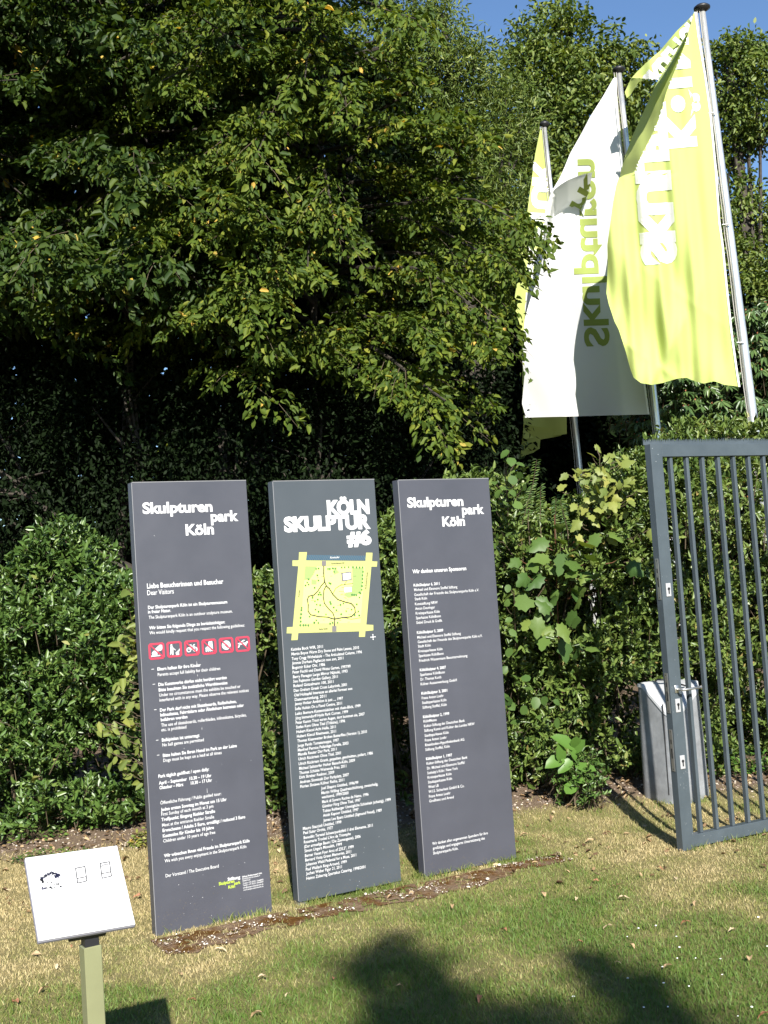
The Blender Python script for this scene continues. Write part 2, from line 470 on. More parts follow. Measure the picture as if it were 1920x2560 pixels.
# soil clods and litter chips under the hedge
n = 6000
x = rng.uniform(-3.0, 3.2, n); y = rng.uniform(7.1, 8.6, n)
k = soil(x, y) > rng.random(n) * 1.1
x, y = x[k], y[k]
cl = pebbles('soil_crumbs', x, y, rng.uniform(0.003, 0.010, len(x)), rng.random(len(x)) ** 2 * 0.7, M_STONE)
tag(cl, 'loose brown soil crumbs and stones at the foot of the hedge', 'soil', kind='stuff')

# ================================================================== STELES
PLX, PLY = 0.5992, 2.16
M_MUD = pmat('dried mud', (0.11, 0.09, 0.065), 0.95)
TH = 0.066
class Face:
    """a flat face: origin, in-plane axes and outward normal, all in the local frame of its thing"""
    def __init__(s, o, ex, ey, n): s.o, s.ex, s.ey, s.n = [np.array(v, float) for v in (o, ex, ey, n)]
    def pt(s, a, b, off=0.0): return s.o + s.ex * a + s.ey * b + s.n * off
    def px(s, x, y):
        r = ray(x, y); t_ = ((s.wo - CAM) @ s.wn) / (r @ s.wn); q_ = CAM + r * t_ - s.wo
        return float(q_ @ s.wex), float(q_ @ s.wey)
def stele_face(i):
    f = Face((0, 0, 0), (1, 0, 0), (0, 0, 1), (0, -1, 0))
    f.wo = SO + SD * 0.7442 * i + np.array([0, 0, -0.0072 * i]); f.wex = SD; f.wey = np.array([0, 0, 1.0]); f.wn = -SN
    return f
def slab(mb, f, pts, o0, o1, mi=0):
    """a thin printed shape on face f: polygon pts raised from offset o0 to o1"""
    n_ = len(pts)
    vs = [f.pt(a, b_, o1) for a, b_ in pts] + [f.pt(a, b_, o0) for a, b_ in pts]
    fs = [tuple(range(n_))] + [(i, (i + 1) % n_, n_ + (i + 1) % n_, n_ + i) for i in range(n_)]
    mb.add(vs, fs, mi)
def stroke(mb, f, pts, w, o0, o1, mi=0):
    for (a, b_) in zip(pts[:-1], pts[1:]):
        d = np.array(b_) - np.array(a); L = np.hypot(*d) + 1e-9; d = d / L; n_ = np.array([-d[1], d[0]]) * w / 2
        e = d * w * 0.25
        slab(mb, f, [tuple(np.array(a) - n_ - e), tuple(np.array(b_) - n_ + e), tuple(np.array(b_) + n_ + e), tuple(np.array(a) + n_ - e)], o0, o1, mi)
def circ(c, r, n_=14, ry=None):
    return [(c[0] + r * math.cos(2 * math.pi * k / n_), c[1] + (ry or r) * math.sin(2 * math.pi * k / n_)) for k in range(n_)]
def lay_text(mb, f, idx, a0, b0, a1, off, xh=None, mi=0, height=None, b1=None, shear=0.0):
    V, Fs = _done[idx]
    if len(V) == 0: return
    x0, x1 = V[:, 0].min(), V[:, 0].max()
    sx_ = (a1 - a0) / (x1 - x0)
    sy_ = height if height else sx_
    sl_ = ((b1 - b0) / (a1 - a0)) if b1 is not None else 0.0
    vs = [f.pt(a0 + (v[0] - x0) * sx_ + v[1] * shear * sy_, b0 + v[1] * sy_ + (v[0] - x0) * sx_ * sl_, off) for v in V]
    mb.add(vs, Fs, mi)

Z1 = (4.1475, 300, 1180); Z2 = (4.1475, 340, 1640); Z3 = (4.1475, 340, 1960)
Z4 = (5.144, 660, 1190); Z5 = (5.184, 700, 1590); Z6 = (5.184, 720, 1930)
Z7 = (4.336, 970, 1190); Z8 = (4.175, 1000, 1690)
# (text, zoom, x0, y0, x1, y1, bold, font height in metres)
T1 = [("Liebe Besucherinnen und Besucher", Z1, 280, 1200, 1072, 1165, 1, .0345), ("Dear Visitors", Z1, 283, 1275, 558, 1262, 0, .0345),
 ("Der Skulpturenpark Köln ist ein Skulpturenmuseum", Z1, 290, 1412, 1112, 1370, 1, .0225), ("in freier Natur.", Z1, 290, 1465, 528, 1452, 1, .0225),
 ("The Skulpturenpark Köln is an outdoor sculpture museum.", Z1, 297, 1517, 1167, 1465, 0, .0225),
 ("Wir bitten Sie folgende Dinge zu berücksichtigen:", Z1, 302, 1625, 1088, 1577, 1, .0225),
 ("We would kindly request that you respect the following guidelines:", Z1, 305, 1675, 1292, 1612, 0, .0225),
 ("–", Z2, 160, 150, 187, 148, 1, .0225), ("Eltern haften für ihre Kinder", Z2, 222, 150, 672, 110, 1, .0225), ("Parents accept full liability for their children", Z2, 225, 203, 873, 150, 0, .0225),
 ("–", Z2, 172, 306, 198, 304, 1, .0225), ("Die Kunstwerke dürfen nicht berührt werden", Z2, 232, 307, 940, 243, 1, .0225), ("Bitte beachten Sie zusätzliche Warnhinweise", Z2, 235, 362, 948, 298, 1, .0225),
 ("Under no circumstances must the exhibits be touched or", Z2, 240, 415, 1083, 335, 0, .0225), ("interfered with in any way. Please observe the relevant notices", Z2, 243, 465, 1168, 378, 0, .0225),
 ("–", Z2, 187, 570, 213, 568, 1, .0225), ("Der Park darf nicht mit Skateboards, Rollschuhen,", Z2, 248, 572, 1042, 490, 1, .0225), ("Inlineskates, Fahrrädern oder Ähnlichem betreten oder", Z2, 252, 622, 1118, 530, 1, .0225),
 ("befahren werden", Z2, 257, 677, 533, 645, 1, .0225), ("The use of skateboards, rollerblades, inlineskates, bicycles,", Z2, 260, 727, 1145, 632, 0, .0225), ("etc. is prohibited", Z2, 263, 780, 522, 752, 0, .0225),
 ("–", Z2, 207, 886, 233, 884, 1, .0225), ("Ballspielen ist untersagt", Z2, 268, 885, 658, 840, 1, .0225), ("No ball games are permitted", Z2, 273, 937, 703, 885, 0, .0225),
 ("–", Z2, 217, 1041, 243, 1039, 1, .0225), ("Bitte halten Sie Ihren Hund im Park an der Leine", Z2, 278, 1042, 1045, 950, 1, .0225), ("Dogs must be kept on a lead at all times", Z2, 283, 1095, 888, 1020, 0, .0225),
 ("Park täglich geöffnet / open daily:", Z2, 232, 1257, 757, 1195, 1, .0225), ("April – September  10.30 – 19 Uhr", Z2, 237, 1325, 782, 1262, 1, .0225), ("Oktober – März       10.30 – 17 Uhr", Z2, 243, 1380, 787, 1305, 1, .0225),
 ("Öffentliche Führung / Public guided tour:", Z2, 252, 1532, 883, 1450, 0, .0225), ("Jeden ersten Sonntag im Monat um 15 Uhr", Z2, 258, 1600, 940, 1510, 1, .0225), ("First Sunday of each month at 3 pm", Z2, 262, 1648, 803, 1580, 0, .0225),
 ("Treffpunkt: Eingang Riehler Straße", Z2, 263, 1705, 820, 1632, 1, .0225), ("Meet at the entrance Riehler Straße", Z2, 270, 1762, 810, 1690, 0, .0225),
 ("Erwachsene / Adults 5 Euro, ermäßigt / reduced 3 Euro", Z2, 275, 1815, 1133, 1692, 1, .0225), ("Kostenlos für Kinder bis 10 Jahre", Z2, 278, 1875, 808, 1800, 1, .0225), ("Children under 10 years of age free", Z2, 282, 1928, 822, 1848, 0, .0225),
 ("Wir wünschen Ihnen viel Freude im Skulpturenpark Köln", Z3, 290, 752, 1177, 610, 1, .0225), ("We wish you every enjoyment in the Skulpturenpark Köln", Z3, 297, 808, 1145, 668, 0, .0225),
 ("Der Vorstand / The Executive Board", Z3, 307, 963, 858, 870, 0, .0225),
 ("Stiftung Skulpturenpark Köln", Z3, 1100, 967, 1305, 932, 1, .0105), ("Elsa-Brändström-Straße 9", Z3, 1102, 990, 1285, 957, 0, .0105), ("50668 Köln", Z3, 1104, 1012, 1185, 998, 0, .0105),
 ("Telefon +49 (0)221 33668860", Z3, 1106, 1037, 1320, 998, 0, .0105), ("Telefax +49 (0)221 33668869", Z3, 1108, 1058, 1320, 1020, 0, .0105), ("info@skulpturenparkkoeln.de", Z3, 1110, 1082, 1320, 1045, 0, .0105), ("www.skulpturenparkkoeln.de", Z3, 1112, 1105, 1320, 1068, 0, .0105)]
T2 = [("Katinka Bock WIR, 2011", Z5, 143, 190, 555, 155), ("Martin Boyce Warm Dry Stone and Palm Leaves, 2010", Z5, 148, 248, 1022, 170), ("Tony Cragg Wirbelsäule – The Articulated Column, 1996", Z5, 150, 308, 1060, 228),
 ("Jimmie Durham Pagliaccio non son, 2011", Z5, 155, 368, 820, 305), ("Bogomir Ecker Ohr, 1986", Z5, 158, 428, 583, 388), ("Peter Fischli und David Weiss Garten, 1997/99", Z5, 162, 485, 912, 412),
 ("Barry Flanagan Large Mirror Nijinski, 1993", Z5, 167, 545, 873, 475), ("Sou Fujimoto Garden Gallery, 2011", Z5, 170, 603, 748, 545), ("Roland Götzelmann 100, 2011", Z5, 173, 660, 692, 612),
 ("Dan Graham Greek Cross Labyrinth, 2001", Z5, 177, 722, 865, 650), ("Olaf Holzapfel Interesse an allerlei Formen von", Z5, 182, 782, 935, 700), ("Datensammlung, 2011", Z5, 190, 840, 598, 797),
 ("Jenny Holzer Ambition is just ..., 1997", Z5, 190, 895, 815, 828), ("Sofia Hultén On a Fixed Centre, 2011", Z5, 192, 960, 802, 890), ("Leiko Ikemura Katzenmädchen mit rhein-Blick, 1999", Z5, 197, 1020, 1042, 925),
 ("Jörg Immendorff Hyde Park Corner, 1999", Z5, 198, 1080, 880, 1000), ("Peter Kamm Traut euren Augen, dort kommen sie, 2007", Z5, 203, 1137, 1095, 1032), ("Stefan Kern Ohne Titel (Tribüne), 1996", Z5, 207, 1195, 843, 1122),
 ("Hubert Kiecol Acht Helle, 2011", Z5, 212, 1257, 722, 1195), ("Hubert Kiecol Rheinwein, 2011", Z5, 218, 1315, 725, 1255), ("Thomas Kiesewetter Broken Butterflies (Version 1), 2010", Z5, 222, 1372, 1125, 1262),
 ("Jorge Pardo Tomatensuppe, 1997", Z5, 225, 1435, 760, 1370), ("Manfred Pernice Peilanlage Forelle, 2003", Z5, 230, 1492, 885, 1410), ("Mandla Reuter Der Park, 2011", Z5, 233, 1550, 732, 1485),
 ("Ulrich Rückriem Ohne Titel, 2001", Z5, 237, 1608, 788, 1537), ("Ulrich Rückriem Granit, gespalten, geschnitten, poliert, 1986", Z5, 240, 1668, 1203, 1540), ("Michael Sailstorfer Hoher Besuch-Köln, 2009", Z5, 247, 1730, 970, 1632),
 ("Thomas Schütte Weinende Frau, 2011", Z5, 248, 1790, 858, 1705), ("Dirk Skreber Reaktor, 2009", Z5, 250, 1848, 702, 1785), ("Andreas Slominski Der Parkplatz, 2007", Z6, 152, 145, 787, 55), ("Florian Slotawa Kölner Reihe, 2011", Z6, 157, 205, 727, 120),
 ("Joel Shapiro Untitled, 1996/99", Z6, 428, 225, 910, 155), ("Martin Willing Quadratschichtung, zweischalig,", Z6, 432, 282, 1165, 178), ("wachsend, 1999/2000", Z6, 435, 340, 783, 292), ("Mark di Suvero Racine de Neno, 1996", Z6, 440, 398, 1043, 312),
 ("Günther Förg Ohne Titel, 1997", Z6, 443, 458, 938, 385), ("Tobias Rehberger Unmögliche Schönheit (schattig), 1999", Z6, 447, 518, 1330, 378), ("Anish Kapoor Untitled, 1997", Z6, 453, 578, 912, 505), ("James Lee Byars Untitled (Sigmund Freud), 1989", Z6, 457, 640, 1213, 515),
 ("Mauro Staccioli Untitled, 1999", Z6, 192, 748, 690, 668), ("Paul Suter Orchis, 1977", Z6, 197, 805, 580, 742), ("Benedikt Terwiel Schwerpunktfeld // drei Elemente, 2011", Z6, 202, 865, 1097, 712), ("Rosemarie Trockel L'Arc de Triomphe", Z6, 205, 922, 812, 820),
 ("(Der armselige Baum / Die Zauneugasse), 2006", Z6, 208, 978, 940, 858), ("Simon Ungers Monolith, 1999", Z6, 213, 1038, 697, 955), ("Bernar Venet Four Arcs of 235.5°, 1999", Z6, 218, 1097, 850, 990), ("Bernard Voita Green Memories, 2011", Z6, 222, 1155, 817, 1052),
 ("Johannes Wald Pedestal for a Muse, 2011", Z6, 227, 1213, 883, 1098), ("Paul Wallach Ring-Around, 1999", Z6, 230, 1272, 760, 1185), ("Jochen Weber Figur 21, 2011", Z6, 233, 1330, 697, 1250), ("Heimo Zobernig Spartakus Catering, 1998/2001", Z6, 237, 1390, 1002, 1253)]
T2 = [(*r, 2, .0215) for r in T2]
T3 = [("Wir danken unseren Sponsoren", Z7, 265, 1055, 848, 1022, 1, .031), ("KölnSkulptur 6, 2011", Z7, 277, 1198, 558, 1180, 1), ("Michael und Eleonore Stoffel Stiftung", Z7, 283, 1248, 750, 1215, 0), ("Gesellschaft der Freunde des Skulpturenparks Köln e.V.", Z7, 285, 1300, 985, 1250, 0),
 ("Stadt Köln", Z7, 290, 1347, 423, 1338, 0), ("Kunststiftung NRW", Z7, 292, 1400, 538, 1385, 0), ("Anton Deuringer", Z7, 295, 1452, 508, 1435, 0), ("Kreissparkasse Köln", Z7, 300, 1502, 560, 1482, 0), ("Sparkasse KölnBonn", Z7, 303, 1553, 572, 1530, 0), ("Siebel Druck & Grafik", Z7, 307, 1603, 587, 1580, 0),
 ("KölnSkulptur 5, 2009", Z7, 313, 1712, 598, 1685, 1), ("Michael und Eleonore Stoffel Stiftung", Z7, 318, 1762, 788, 1722, 0), ("Gesellschaft der Freunde des Skulpturenparks Köln e.V.", Z7, 322, 1812, 1022, 1745, 0), ("Stadt Köln", Z7, 325, 1860, 462, 1848, 0), ("Kreissparkasse Köln", Z7, 328, 1912, 590, 1888, 0), ("Sparkasse KölnBonn", Z7, 332, 1962, 602, 1938, 0), ("Friedrich Wassermann Bauunternehmung", Z7, 337, 2012, 860, 1965, 0),
 ("KölnSkulptur 4, 2007", Z7, 345, 2117, 627, 2087, 1), ("Sparkasse KölnBonn", Z7, 348, 2167, 615, 2140, 0), ("Dr. Thomas Kurth", Z7, 352, 2217, 577, 2195, 0), ("Kölner Aussenwerbung GmbH", Z8, 215, 98, 592, 55, 0),
 ("KölnSkulptur 3, 2001", Z8, 223, 195, 493, 163, 1), ("Franz Anton Loehr", Z8, 227, 243, 455, 218, 0), ("Stadtsparkasse Köln", Z8, 230, 293, 483, 262, 0), ("Stiftung Stoffel, Köln", Z8, 235, 342, 487, 310, 0),
 ("KölnSkulptur 2, 1999", Z8, 240, 440, 513, 405, 1), ("KölnMesse", Z8, 245, 485, 382, 470, 0), ("Kultur-Stiftung der Deutschen Bank", Z8, 250, 535, 675, 478, 0), ("Stiftung Kunst und Kultur des Landes NRW", Z8, 253, 582, 777, 513, 0), ("Stadtsparkasse Köln", Z8, 257, 637, 508, 600, 0), ("Franz Anton Loehr", Z8, 260, 685, 487, 652, 0), ("Rheinboden-Hypothekenbank AG", Z8, 262, 732, 670, 677, 0), ("Stiftung Stoffel, Köln", Z8, 265, 783, 518, 745, 0),
 ("KölnSkulptur 1, 1997", Z8, 272, 878, 543, 838, 1), ("Kultur-Stiftung der Deutschen Bank", Z8, 277, 925, 703, 863, 0), ("Dr. Michael und Eleonore Stoffel", Z8, 282, 975, 672, 918, 0), ("Sotheby's Köln / New York", Z8, 285, 1025, 603, 977, 0), ("Kreissparkasse Köln", Z8, 288, 1073, 537, 1033, 0), ("Stadtsparkasse Köln", Z8, 292, 1122, 543, 1083, 0), ("West LB", Z8, 295, 1172, 403, 1155, 0), ("W.I.S. Sicherheit GmbH & Co.", Z8, 298, 1222, 670, 1158, 0), ("Franz Anton Loehr", Z8, 302, 1272, 527, 1232, 0), ("Großhans und Arend", Z8, 305, 1318, 560, 1277, 0),
 ("Wir danken allen ungenannten Spendern für ihre", Z8, 337, 1765, 915, 1650, 0), ("großzügige und engagierte Unterstützung des", Z8, 342, 1812, 885, 1705, 0), ("Skulpturenparks Köln.", Z8, 345, 1862, 608, 1812, 0)]
T3 = [r if len(r) == 8 else (*r, .0215) for r in T3]
BOLD = {0: 0.006, 1: 0.022, 2: 0.010}
def req(rows): return [text_req(r[0], BOLD[r[6]]) for r in rows]
I1, I2, I3 = req(T1), req(T2), req(T3)
TITLE1 = [("Skulpturen", Z1, 235, 425, 960, 412), ("park", Z1, 942, 510, 1228, 505), ("Köln", Z1, 682, 650, 975, 645)]
TITLE3 = [("Skulpturen", Z7, 210, 335, 818, 323), ("park", Z7, 803, 412, 1042, 408), ("Köln", Z7, 590, 543, 835, 535)]
TITLE2 = [("KÖLN", Z4, 812, 486, 1360, 482), ("SKULPTUR", Z4, 258, 698, 1372, 680), ("#6", Z4, 1066, 882, 1386, 876)]
IT1 = [text_req(r[0], 0.036, res=4) for r in TITLE1]; IT3 = [text_req(r[0], 0.036, res=4) for r in TITLE3]
IT2 = [text_req(r[0], 0.042, 0.94, res=4) for r in TITLE2]
LOGO = [("Stiftung", Z3, 950, 1002, 1080, 980), ("Skulpturen", Z3, 858, 1050, 1020, 1020), ("park", Z3, 1018, 1045, 1083, 1033), ("Köln", Z3, 957, 1085, 1027, 1072)]
ILG = [text_req(r[0], 0.03, res=3) for r in LOGO]
MAPT = [text_req(s, 0.01) for s in ("Rheinufer", "Konrad-Adenauer-Ufer", "Riehler Straße", "An der Schanz", "Elsa-Brändström-Straße")]
IF3 = [text_req("KÖLN", 0.07, 0.88, 4), text_req("SKULPTUR", 0.07, 0.88, 4)]
IF2 = [text_req("Skulpturen", 0.028, 1.0, 4), text_req("park", 0.028, 1.0, 4)]
IF1 = [text_req("SKULPTUR", 0.07, 0.88, 4)]
text_flush()

def put(mb, f, row, idx, off, mi=0, fh=None, shear=0.0):
    x0, y0 = zm(row[2], row[3], *row[1]); x1, y1 = zm(row[4], row[5], *row[1])
    a0, b0 = f.px(x0, y0); a1, b1 = f.px(x1, y1)
    b0 = b1 = (b0 + b1) / 2   # print runs level
    lay_text(mb, f, idx, a0, b0, a1, off, mi=mi, height=fh, shear=shear)

GRP = 'tall anthracite information steles'
LBL = ["grey stele with house rules in small white print and a row of six red pictograms",
       "grey stele with heavy white block title, yellow green park map and a list of artists",
       "grey stele with small white sponsor list, nearest to the gate"]
for i in range(3):
    f = stele_face(i)
    root = empty('information_stele', f.wo, SA)
    tag(root, LBL[i], 'sign', GRP)
    zb = 0.012 if i else -0.02
    mb = MB(); mb.box(0, PLX, 0.0045, TH, zb, PLY, c=0.0025)
    body = mb.build('body', M_STELE2 if i == 1 else M_STELE, root)
    mb = MB(); mb.box(0.0015, PLX - 0.0015, 0, 0.0045, zb + 0.002, PLY - 0.0015, c=0.0012)
    front = mb.build('front_panel', M_STELE2 if i == 1 else M_STELE, root)
    for xx in (0.002, PLX - 0.052):
        mb = MB(); mb.box(xx, xx + 0.05, 0.012, 0.06, -0.08, zb, c=0.001); mb.build('foot', M_STEEL, root)
    mb = MB(); rs = random.Random(40 + i)
    for _ in range(110):
        a, b_ = rs.uniform(.01, .59), .02 + rs.expovariate(1 / .06)
        if b_ < .5: slab(mb, f, circ((a, b_), rs.uniform(.0006, .0020), 6, rs.uniform(.0006, .0026)), 0.0002, 0.0006)
    mb.build('mud_specks', M_MUD, front, fix=False)['kind'] = 'stuff'
    # worn bright edge
    mb = MB(); mb.box(-0.001, 0.0016, -0.0007, 0.002, zb + 0.01, PLY - 0.004)
    mb.box(0.002, PLX - 0.002, -0.0006, 0.002, PLY - 0.0025, PLY + 0.0008)
    mb.build('edge_trim', M_EDGE, body)
    if i == 0:
        mb = MB()
        for r, ix in zip(TITLE1, IT1): put(mb, f, r, ix, 0.0012, fh=0.0745)
        mb.build('title_lettering', M_WHITE, root, fix=False)
        mb = MB()
        for r, ix in zip(T1, I1): put(mb, f, r, ix, 0.0012, fh=r[7])
        mb.build('small_print', M_WHITE, root, fix=False)
        mb = MB()
        put(mb, f, LOGO[0], ILG[0], 0.0012, fh=0.021)
        for r, ix in zip(LOGO[1:], ILG[1:]): put(mb, f, r, ix, 0.0012, mi=1, fh=0.021)
        mb.build('logo_lettering', [M_WHITE, M_LIME], root, fix=False)
        # bird droppings and chips on the paint
        mb = MB()
        for (x, y) in ((795, 1990), (1290, 1800)): pass
        for (x, y, h) in ((630, 75, 11), (637, 200, 5), (665, 455, 4), (683, 750, 6), (737, 1395, 12), (707, 1020, 5), (790, 1905, 4)):
            a, b_ = f.px(*zm(x, y, *Z2)); slab(mb, f, [(a - .0008, b_ - h * .0009), (a + .001, b_ - h * .0009), (a + .0004, b_ + h * .0009), (a - .0003, b_ + h * .0009)], 0.0002, 0.0008)
        for _ in range(26):
            a, b_ = random.uniform(.05, .55), random.choice([random.uniform(.02, .25), random.uniform(0.05, 2.1)])
            slab(mb, f, circ((a, b_), random.uniform(.0006, .0016), 6), 0.0002, 0.0007)
        mb.build('paint_chips', M_WHITE, front, fix=False)
        # pictograms
        boxes = [(302, 455, 1780, 1935), (487, 637, 1762, 1915), (670, 820, 1747, 1902), (850, 997, 1733, 1890), (1030, 1172, 1718, 1873), (1200, 1343, 1707, 1860)]
        for k, (xa, xb, ya, yb) in enumerate(boxes):
            a, b_ = f.px(*zm((xa + xb) / 2, (ya + yb) / 2, *Z1)); s_ = 0.0385 if k else 0.040
            mb = MB()
            c_, w_ = 0.22, 0.13
            def rr(h, c): return [(h, -h + c), (h, h - c), (h - c, h), (-h + c, h), (-h, h - c), (-h, -h + c), (-h + c, -h), (h - c, -h)]
            O = rr(1, c_); I = rr(1 - 2 * w_, c_ * 0.5)
            for j in range(8):
                q4 = [O[j], O[(j + 1) % 8], I[(j + 1) % 8], I[j]]
                slab(mb, f, [(a + x * s_, b_ + y * s_) for x, y in q4], 0.0004, 0.0016)
            T = lambda pts: [(a + x * s_, b_ + y * s_) for x, y in pts]
            if k != 1:
                stroke(mb, f, T([(-.8, .8), (.8, -.8)]), s_ * 0.17, 0.0018, 0.0030)
            pic = mb.build('pictogram', M_RED, root)
            pic['label'] = ["red crossed frame with a hand touching a stone", "red frame with a walking figure and a dog", "red crossed frame with a bicycle",
                            "red crossed frame with a roller skate", "red crossed frame with a ball", "red crossed frame with a dog"][k]
            mb = MB()
            P_ = lambda pts: slab(mb, f, T(pts), 0.0003, 0.0012)
            if k == 0:
                P_([(-.2, .25), (.25, .6), (.75, .95), (.9, .8), (.85, .4), (.6, .05), (.1, -.05), (-.05, .1)]); P_([(-.7, -.62), (.45, -.62), (.45, -.48), (-.7, -.48)])
                P_([(-.55, -.42), (.1, -.42), (.05, -.1), (-.15, .1), (-.4, .05), (-.6, -.2)])
            elif k == 1:
                P_(circ(T([(-.35, .55)])[0] and (-.35, .55), .13, 8)); P_([(-.5, .4), (-.2, .4), (-.12, .0), (-.15, -.7), (-.3, -.7), (-.33, -.15), (-.45, -.65), (-.58, -.6), (-.5, .0)])
                P_([(-.2, .3), (.2, -.1), (.15, -.16), (-.25, .2)]); P_([(.1, -.5), (.6, -.1), (.7, .05), (.72, -.1), (.6, -.35), (.6, -.75), (.15, -.75), (.3, -.6)])
            elif k == 2:
                for cx in (-.42, .42):
                    for j in range(12):
                        t0, t1 = 2 * math.pi * j / 12, 2 * math.pi * (j + 1) / 12
                        P_([(cx + .32 * math.cos(t0), -.2 + .32 * math.sin(t0)), (cx + .32 * math.cos(t1), -.2 + .32 * math.sin(t1)), (cx + .21 * math.cos(t1), -.2 + .21 * math.sin(t1)), (cx + .21 * math.cos(t0), -.2 + .21 * math.sin(t0))])
                stroke(mb, f, T([(-.42, -.2), (-.15, .25), (.3, .22), (0, -.2), (-.15, .25)]), s_ * .09, .0003, .0012)
                stroke(mb, f, T([(.42, -.2), (.25, .4), (.4, .42)]), s_ * .09, .0003, .0012); stroke(mb, f, T([(-.3, .4), (-.05, .4)]), s_ * .1, .0003, .0012)
            elif k == 3:
                P_([(-.05, .65), (.45, .7), (.5, -.2), (.45, -.35), (-.5, -.35), (-.5, -.1), (-.1, .1)])
                for cx in (-.4, -.12, .16, .42): P_(circ((cx, -.5), .12, 8))
            elif k == 4:
                for j in range(16):
                    t0, t1 = 2 * math.pi * j / 16, 2 * math.pi * (j + 1) / 16
                    P_([(.6 * math.cos(t0), .6 * math.sin(t0)), (.6 * math.cos(t1), .6 * math.sin(t1)), (.46 * math.cos(t1), .46 * math.sin(t1)), (.46 * math.cos(t0), .46 * math.sin(t0))])
                for j in range(5):
                    t0 = 2 * math.pi * j / 5 + .3; stroke(mb, f, T([(.14 * math.cos(t0), .14 * math.sin(t0)), (.5 * math.cos(t0), .5 * math.sin(t0))]), s_ * .1, .0003, .0012)
                    P_(circ((.34 * math.cos(t0 + .63), .34 * math.sin(t0 + .63)), .12, 6))
            else:
                P_([(-.7, .1), (-.45, .2), (.35, .15), (.65, .35), (.75, .2), (.6, .0), (.45, -.15), (.5, -.5), (.35, -.5), (.2, -.1), (-.35, -.05), (-.55, -.45), (-.7, -.4), (-.5, .0)])
                P_([(-.3, .3), (.2, .55), (.35, .45), (-.1, .25)])
            mb.build('icon', M_WHITE, pic)
    if i == 1:
        mb = MB()
        for r, ix in zip(TITLE2, IT2):
            for q, (dx, dy) in enumerate(((-5, 0), (5, 0), (0, 0), (-5, -3), (5, 3), (0, -4), (0, 4))):
                put(mb, f, (r[0], r[1], r[2] + 6 + dx, r[3] + dy, r[4] - 6 + dx, r[5] + dy), ix, 0.0010 + 0.00008 * q, fh=0.102)
        mb.build('title_lettering', M_WHITE, root, fix=False)
        mb = MB()
        for r, ix in zip(T2, I2): put(mb, f, r, ix, 0.0012, fh=r[7], shear=0.06)
        mb.build('artist_list', M_WHITE, root, fix=False)
        q_ = lambda *p: [f.px(*zm(x, y, *Z4)) for x, y in p]
        mb = MB()
        main = q_((450, 980), (552, 978), (540, 1085), (1303, 1092), (1313, 985), (1395, 987), (1388, 1097), (1457, 1100), (1450, 1167), (1380, 1165), (1315, 1910), (1405, 1915), (1405, 1985), (1303, 1995), (1298, 2068), (1220, 2070), (1225, 1998), (440, 2020), (432, 2108), (350, 2113), (358, 2025), (290, 2023), (295, 1945), (370, 1940), (440, 1160), (365, 1157), (365, 1085), (445, 1085))
        slab(mb, f, main, 0.0002, 0.0009)
        mp = mb.build('park_map', M_MAPY, root)
        mb = MB()
        slab(mb, f, q_((530, 1160), (1295, 1165), (1240, 1890), (470, 1900), (488, 1700)), 0.0010, 0.0013, 0)
        mb.build('park_area', pmat('map green field', (0.69, 0.76, 0.18), 0.6), mp)
        mb = MB()
        for pts in (((530, 1160), (680, 1162), (640, 1260), (590, 1330), (515, 1340)), ((610, 1330), (680, 1340), (670, 1395), (610, 1395)), ((900, 1170), (965, 1240), (900, 1270), (890, 1200)), ((1130, 1180), (1285, 1180), (1250, 1500), (1090, 1570), (1020, 1530), (1140, 1400))):
            slab(mb, f, q_(*pts), 0.0014, 0.0017)
        mb.build('meadow_patches', M_MAPG, mp)
        mb = MB(); slab(mb, f, q_((550, 1015), (1308, 1025), (1302, 1085), (542, 1083)), 0.0002, 0.0009)
        for k in range(26):
            x = 560 + k * 28.5; stroke(mb, f, q_((x, 1020), (x + 38, 1084)), 0.0014, 0.0010, 0.0015, 1)
        mb.build('river_hatching', [M_MAPB, M_MAPX], mp)
        mb = MB()
        for pts, w_ in (([(767, 1150), (765, 1250), (775, 1350), (800, 1415), (840, 1450), (885, 1525), (950, 1590), (1040, 1620), (1120, 1640), (1165, 1690), (1172, 1760), (1120, 1810), (1000, 1822), (905, 1840), (904, 1935)], .0075),
                        ([(775, 1365), (735, 1410), (690, 1480), (640, 1530), (575, 1545), (555, 1590), (568, 1660), (565, 1740), (600, 1785), (700, 1808), (820, 1815), (905, 1842)], .0068),
                        ([(795, 1415), (768, 1470), (760, 1560), (775, 1640), (830, 1710), (885, 1765), (908, 1835)], .0068),
                        ([(885, 1510), (920, 1445), (980, 1405), (1050, 1393), (1140, 1382)], .004), ([(1030, 1395), (1060, 1352)], .0036), ([(1040, 1825), (1120, 1842), (1240, 1822)], .0036)):
            stroke(mb, f, q_(*pts), w_, 0.0018, 0.0022)
        mb.build('paths', M_MAPR, mp)
        mb = MB()
        slab(mb, f, q_((742, 1092), (797, 1092), (795, 1155), (740, 1155)), .0010, .0024); slab(mb, f, q_((875, 1930), (930, 1928), (930, 2000), (875, 2003)), .0010, .0024)
        slab(mb, f, q_((988, 1243), (1118, 1226), (1130, 1337), (1000, 1358)), .0014, .0024)
        slab(mb, f, q_((1010, 1257), (1108, 1244), (1116, 1325), (1018, 1340)), .0026, .0029, 1)
        slab(mb, f, q_((1030, 1435), (1125, 1428), (1125, 1490), (1035, 1498)), .0018, .0024, 1)
        mb.build('map_buildings', [M_MAPX, M_WHITE], mp)
        mb = MB()
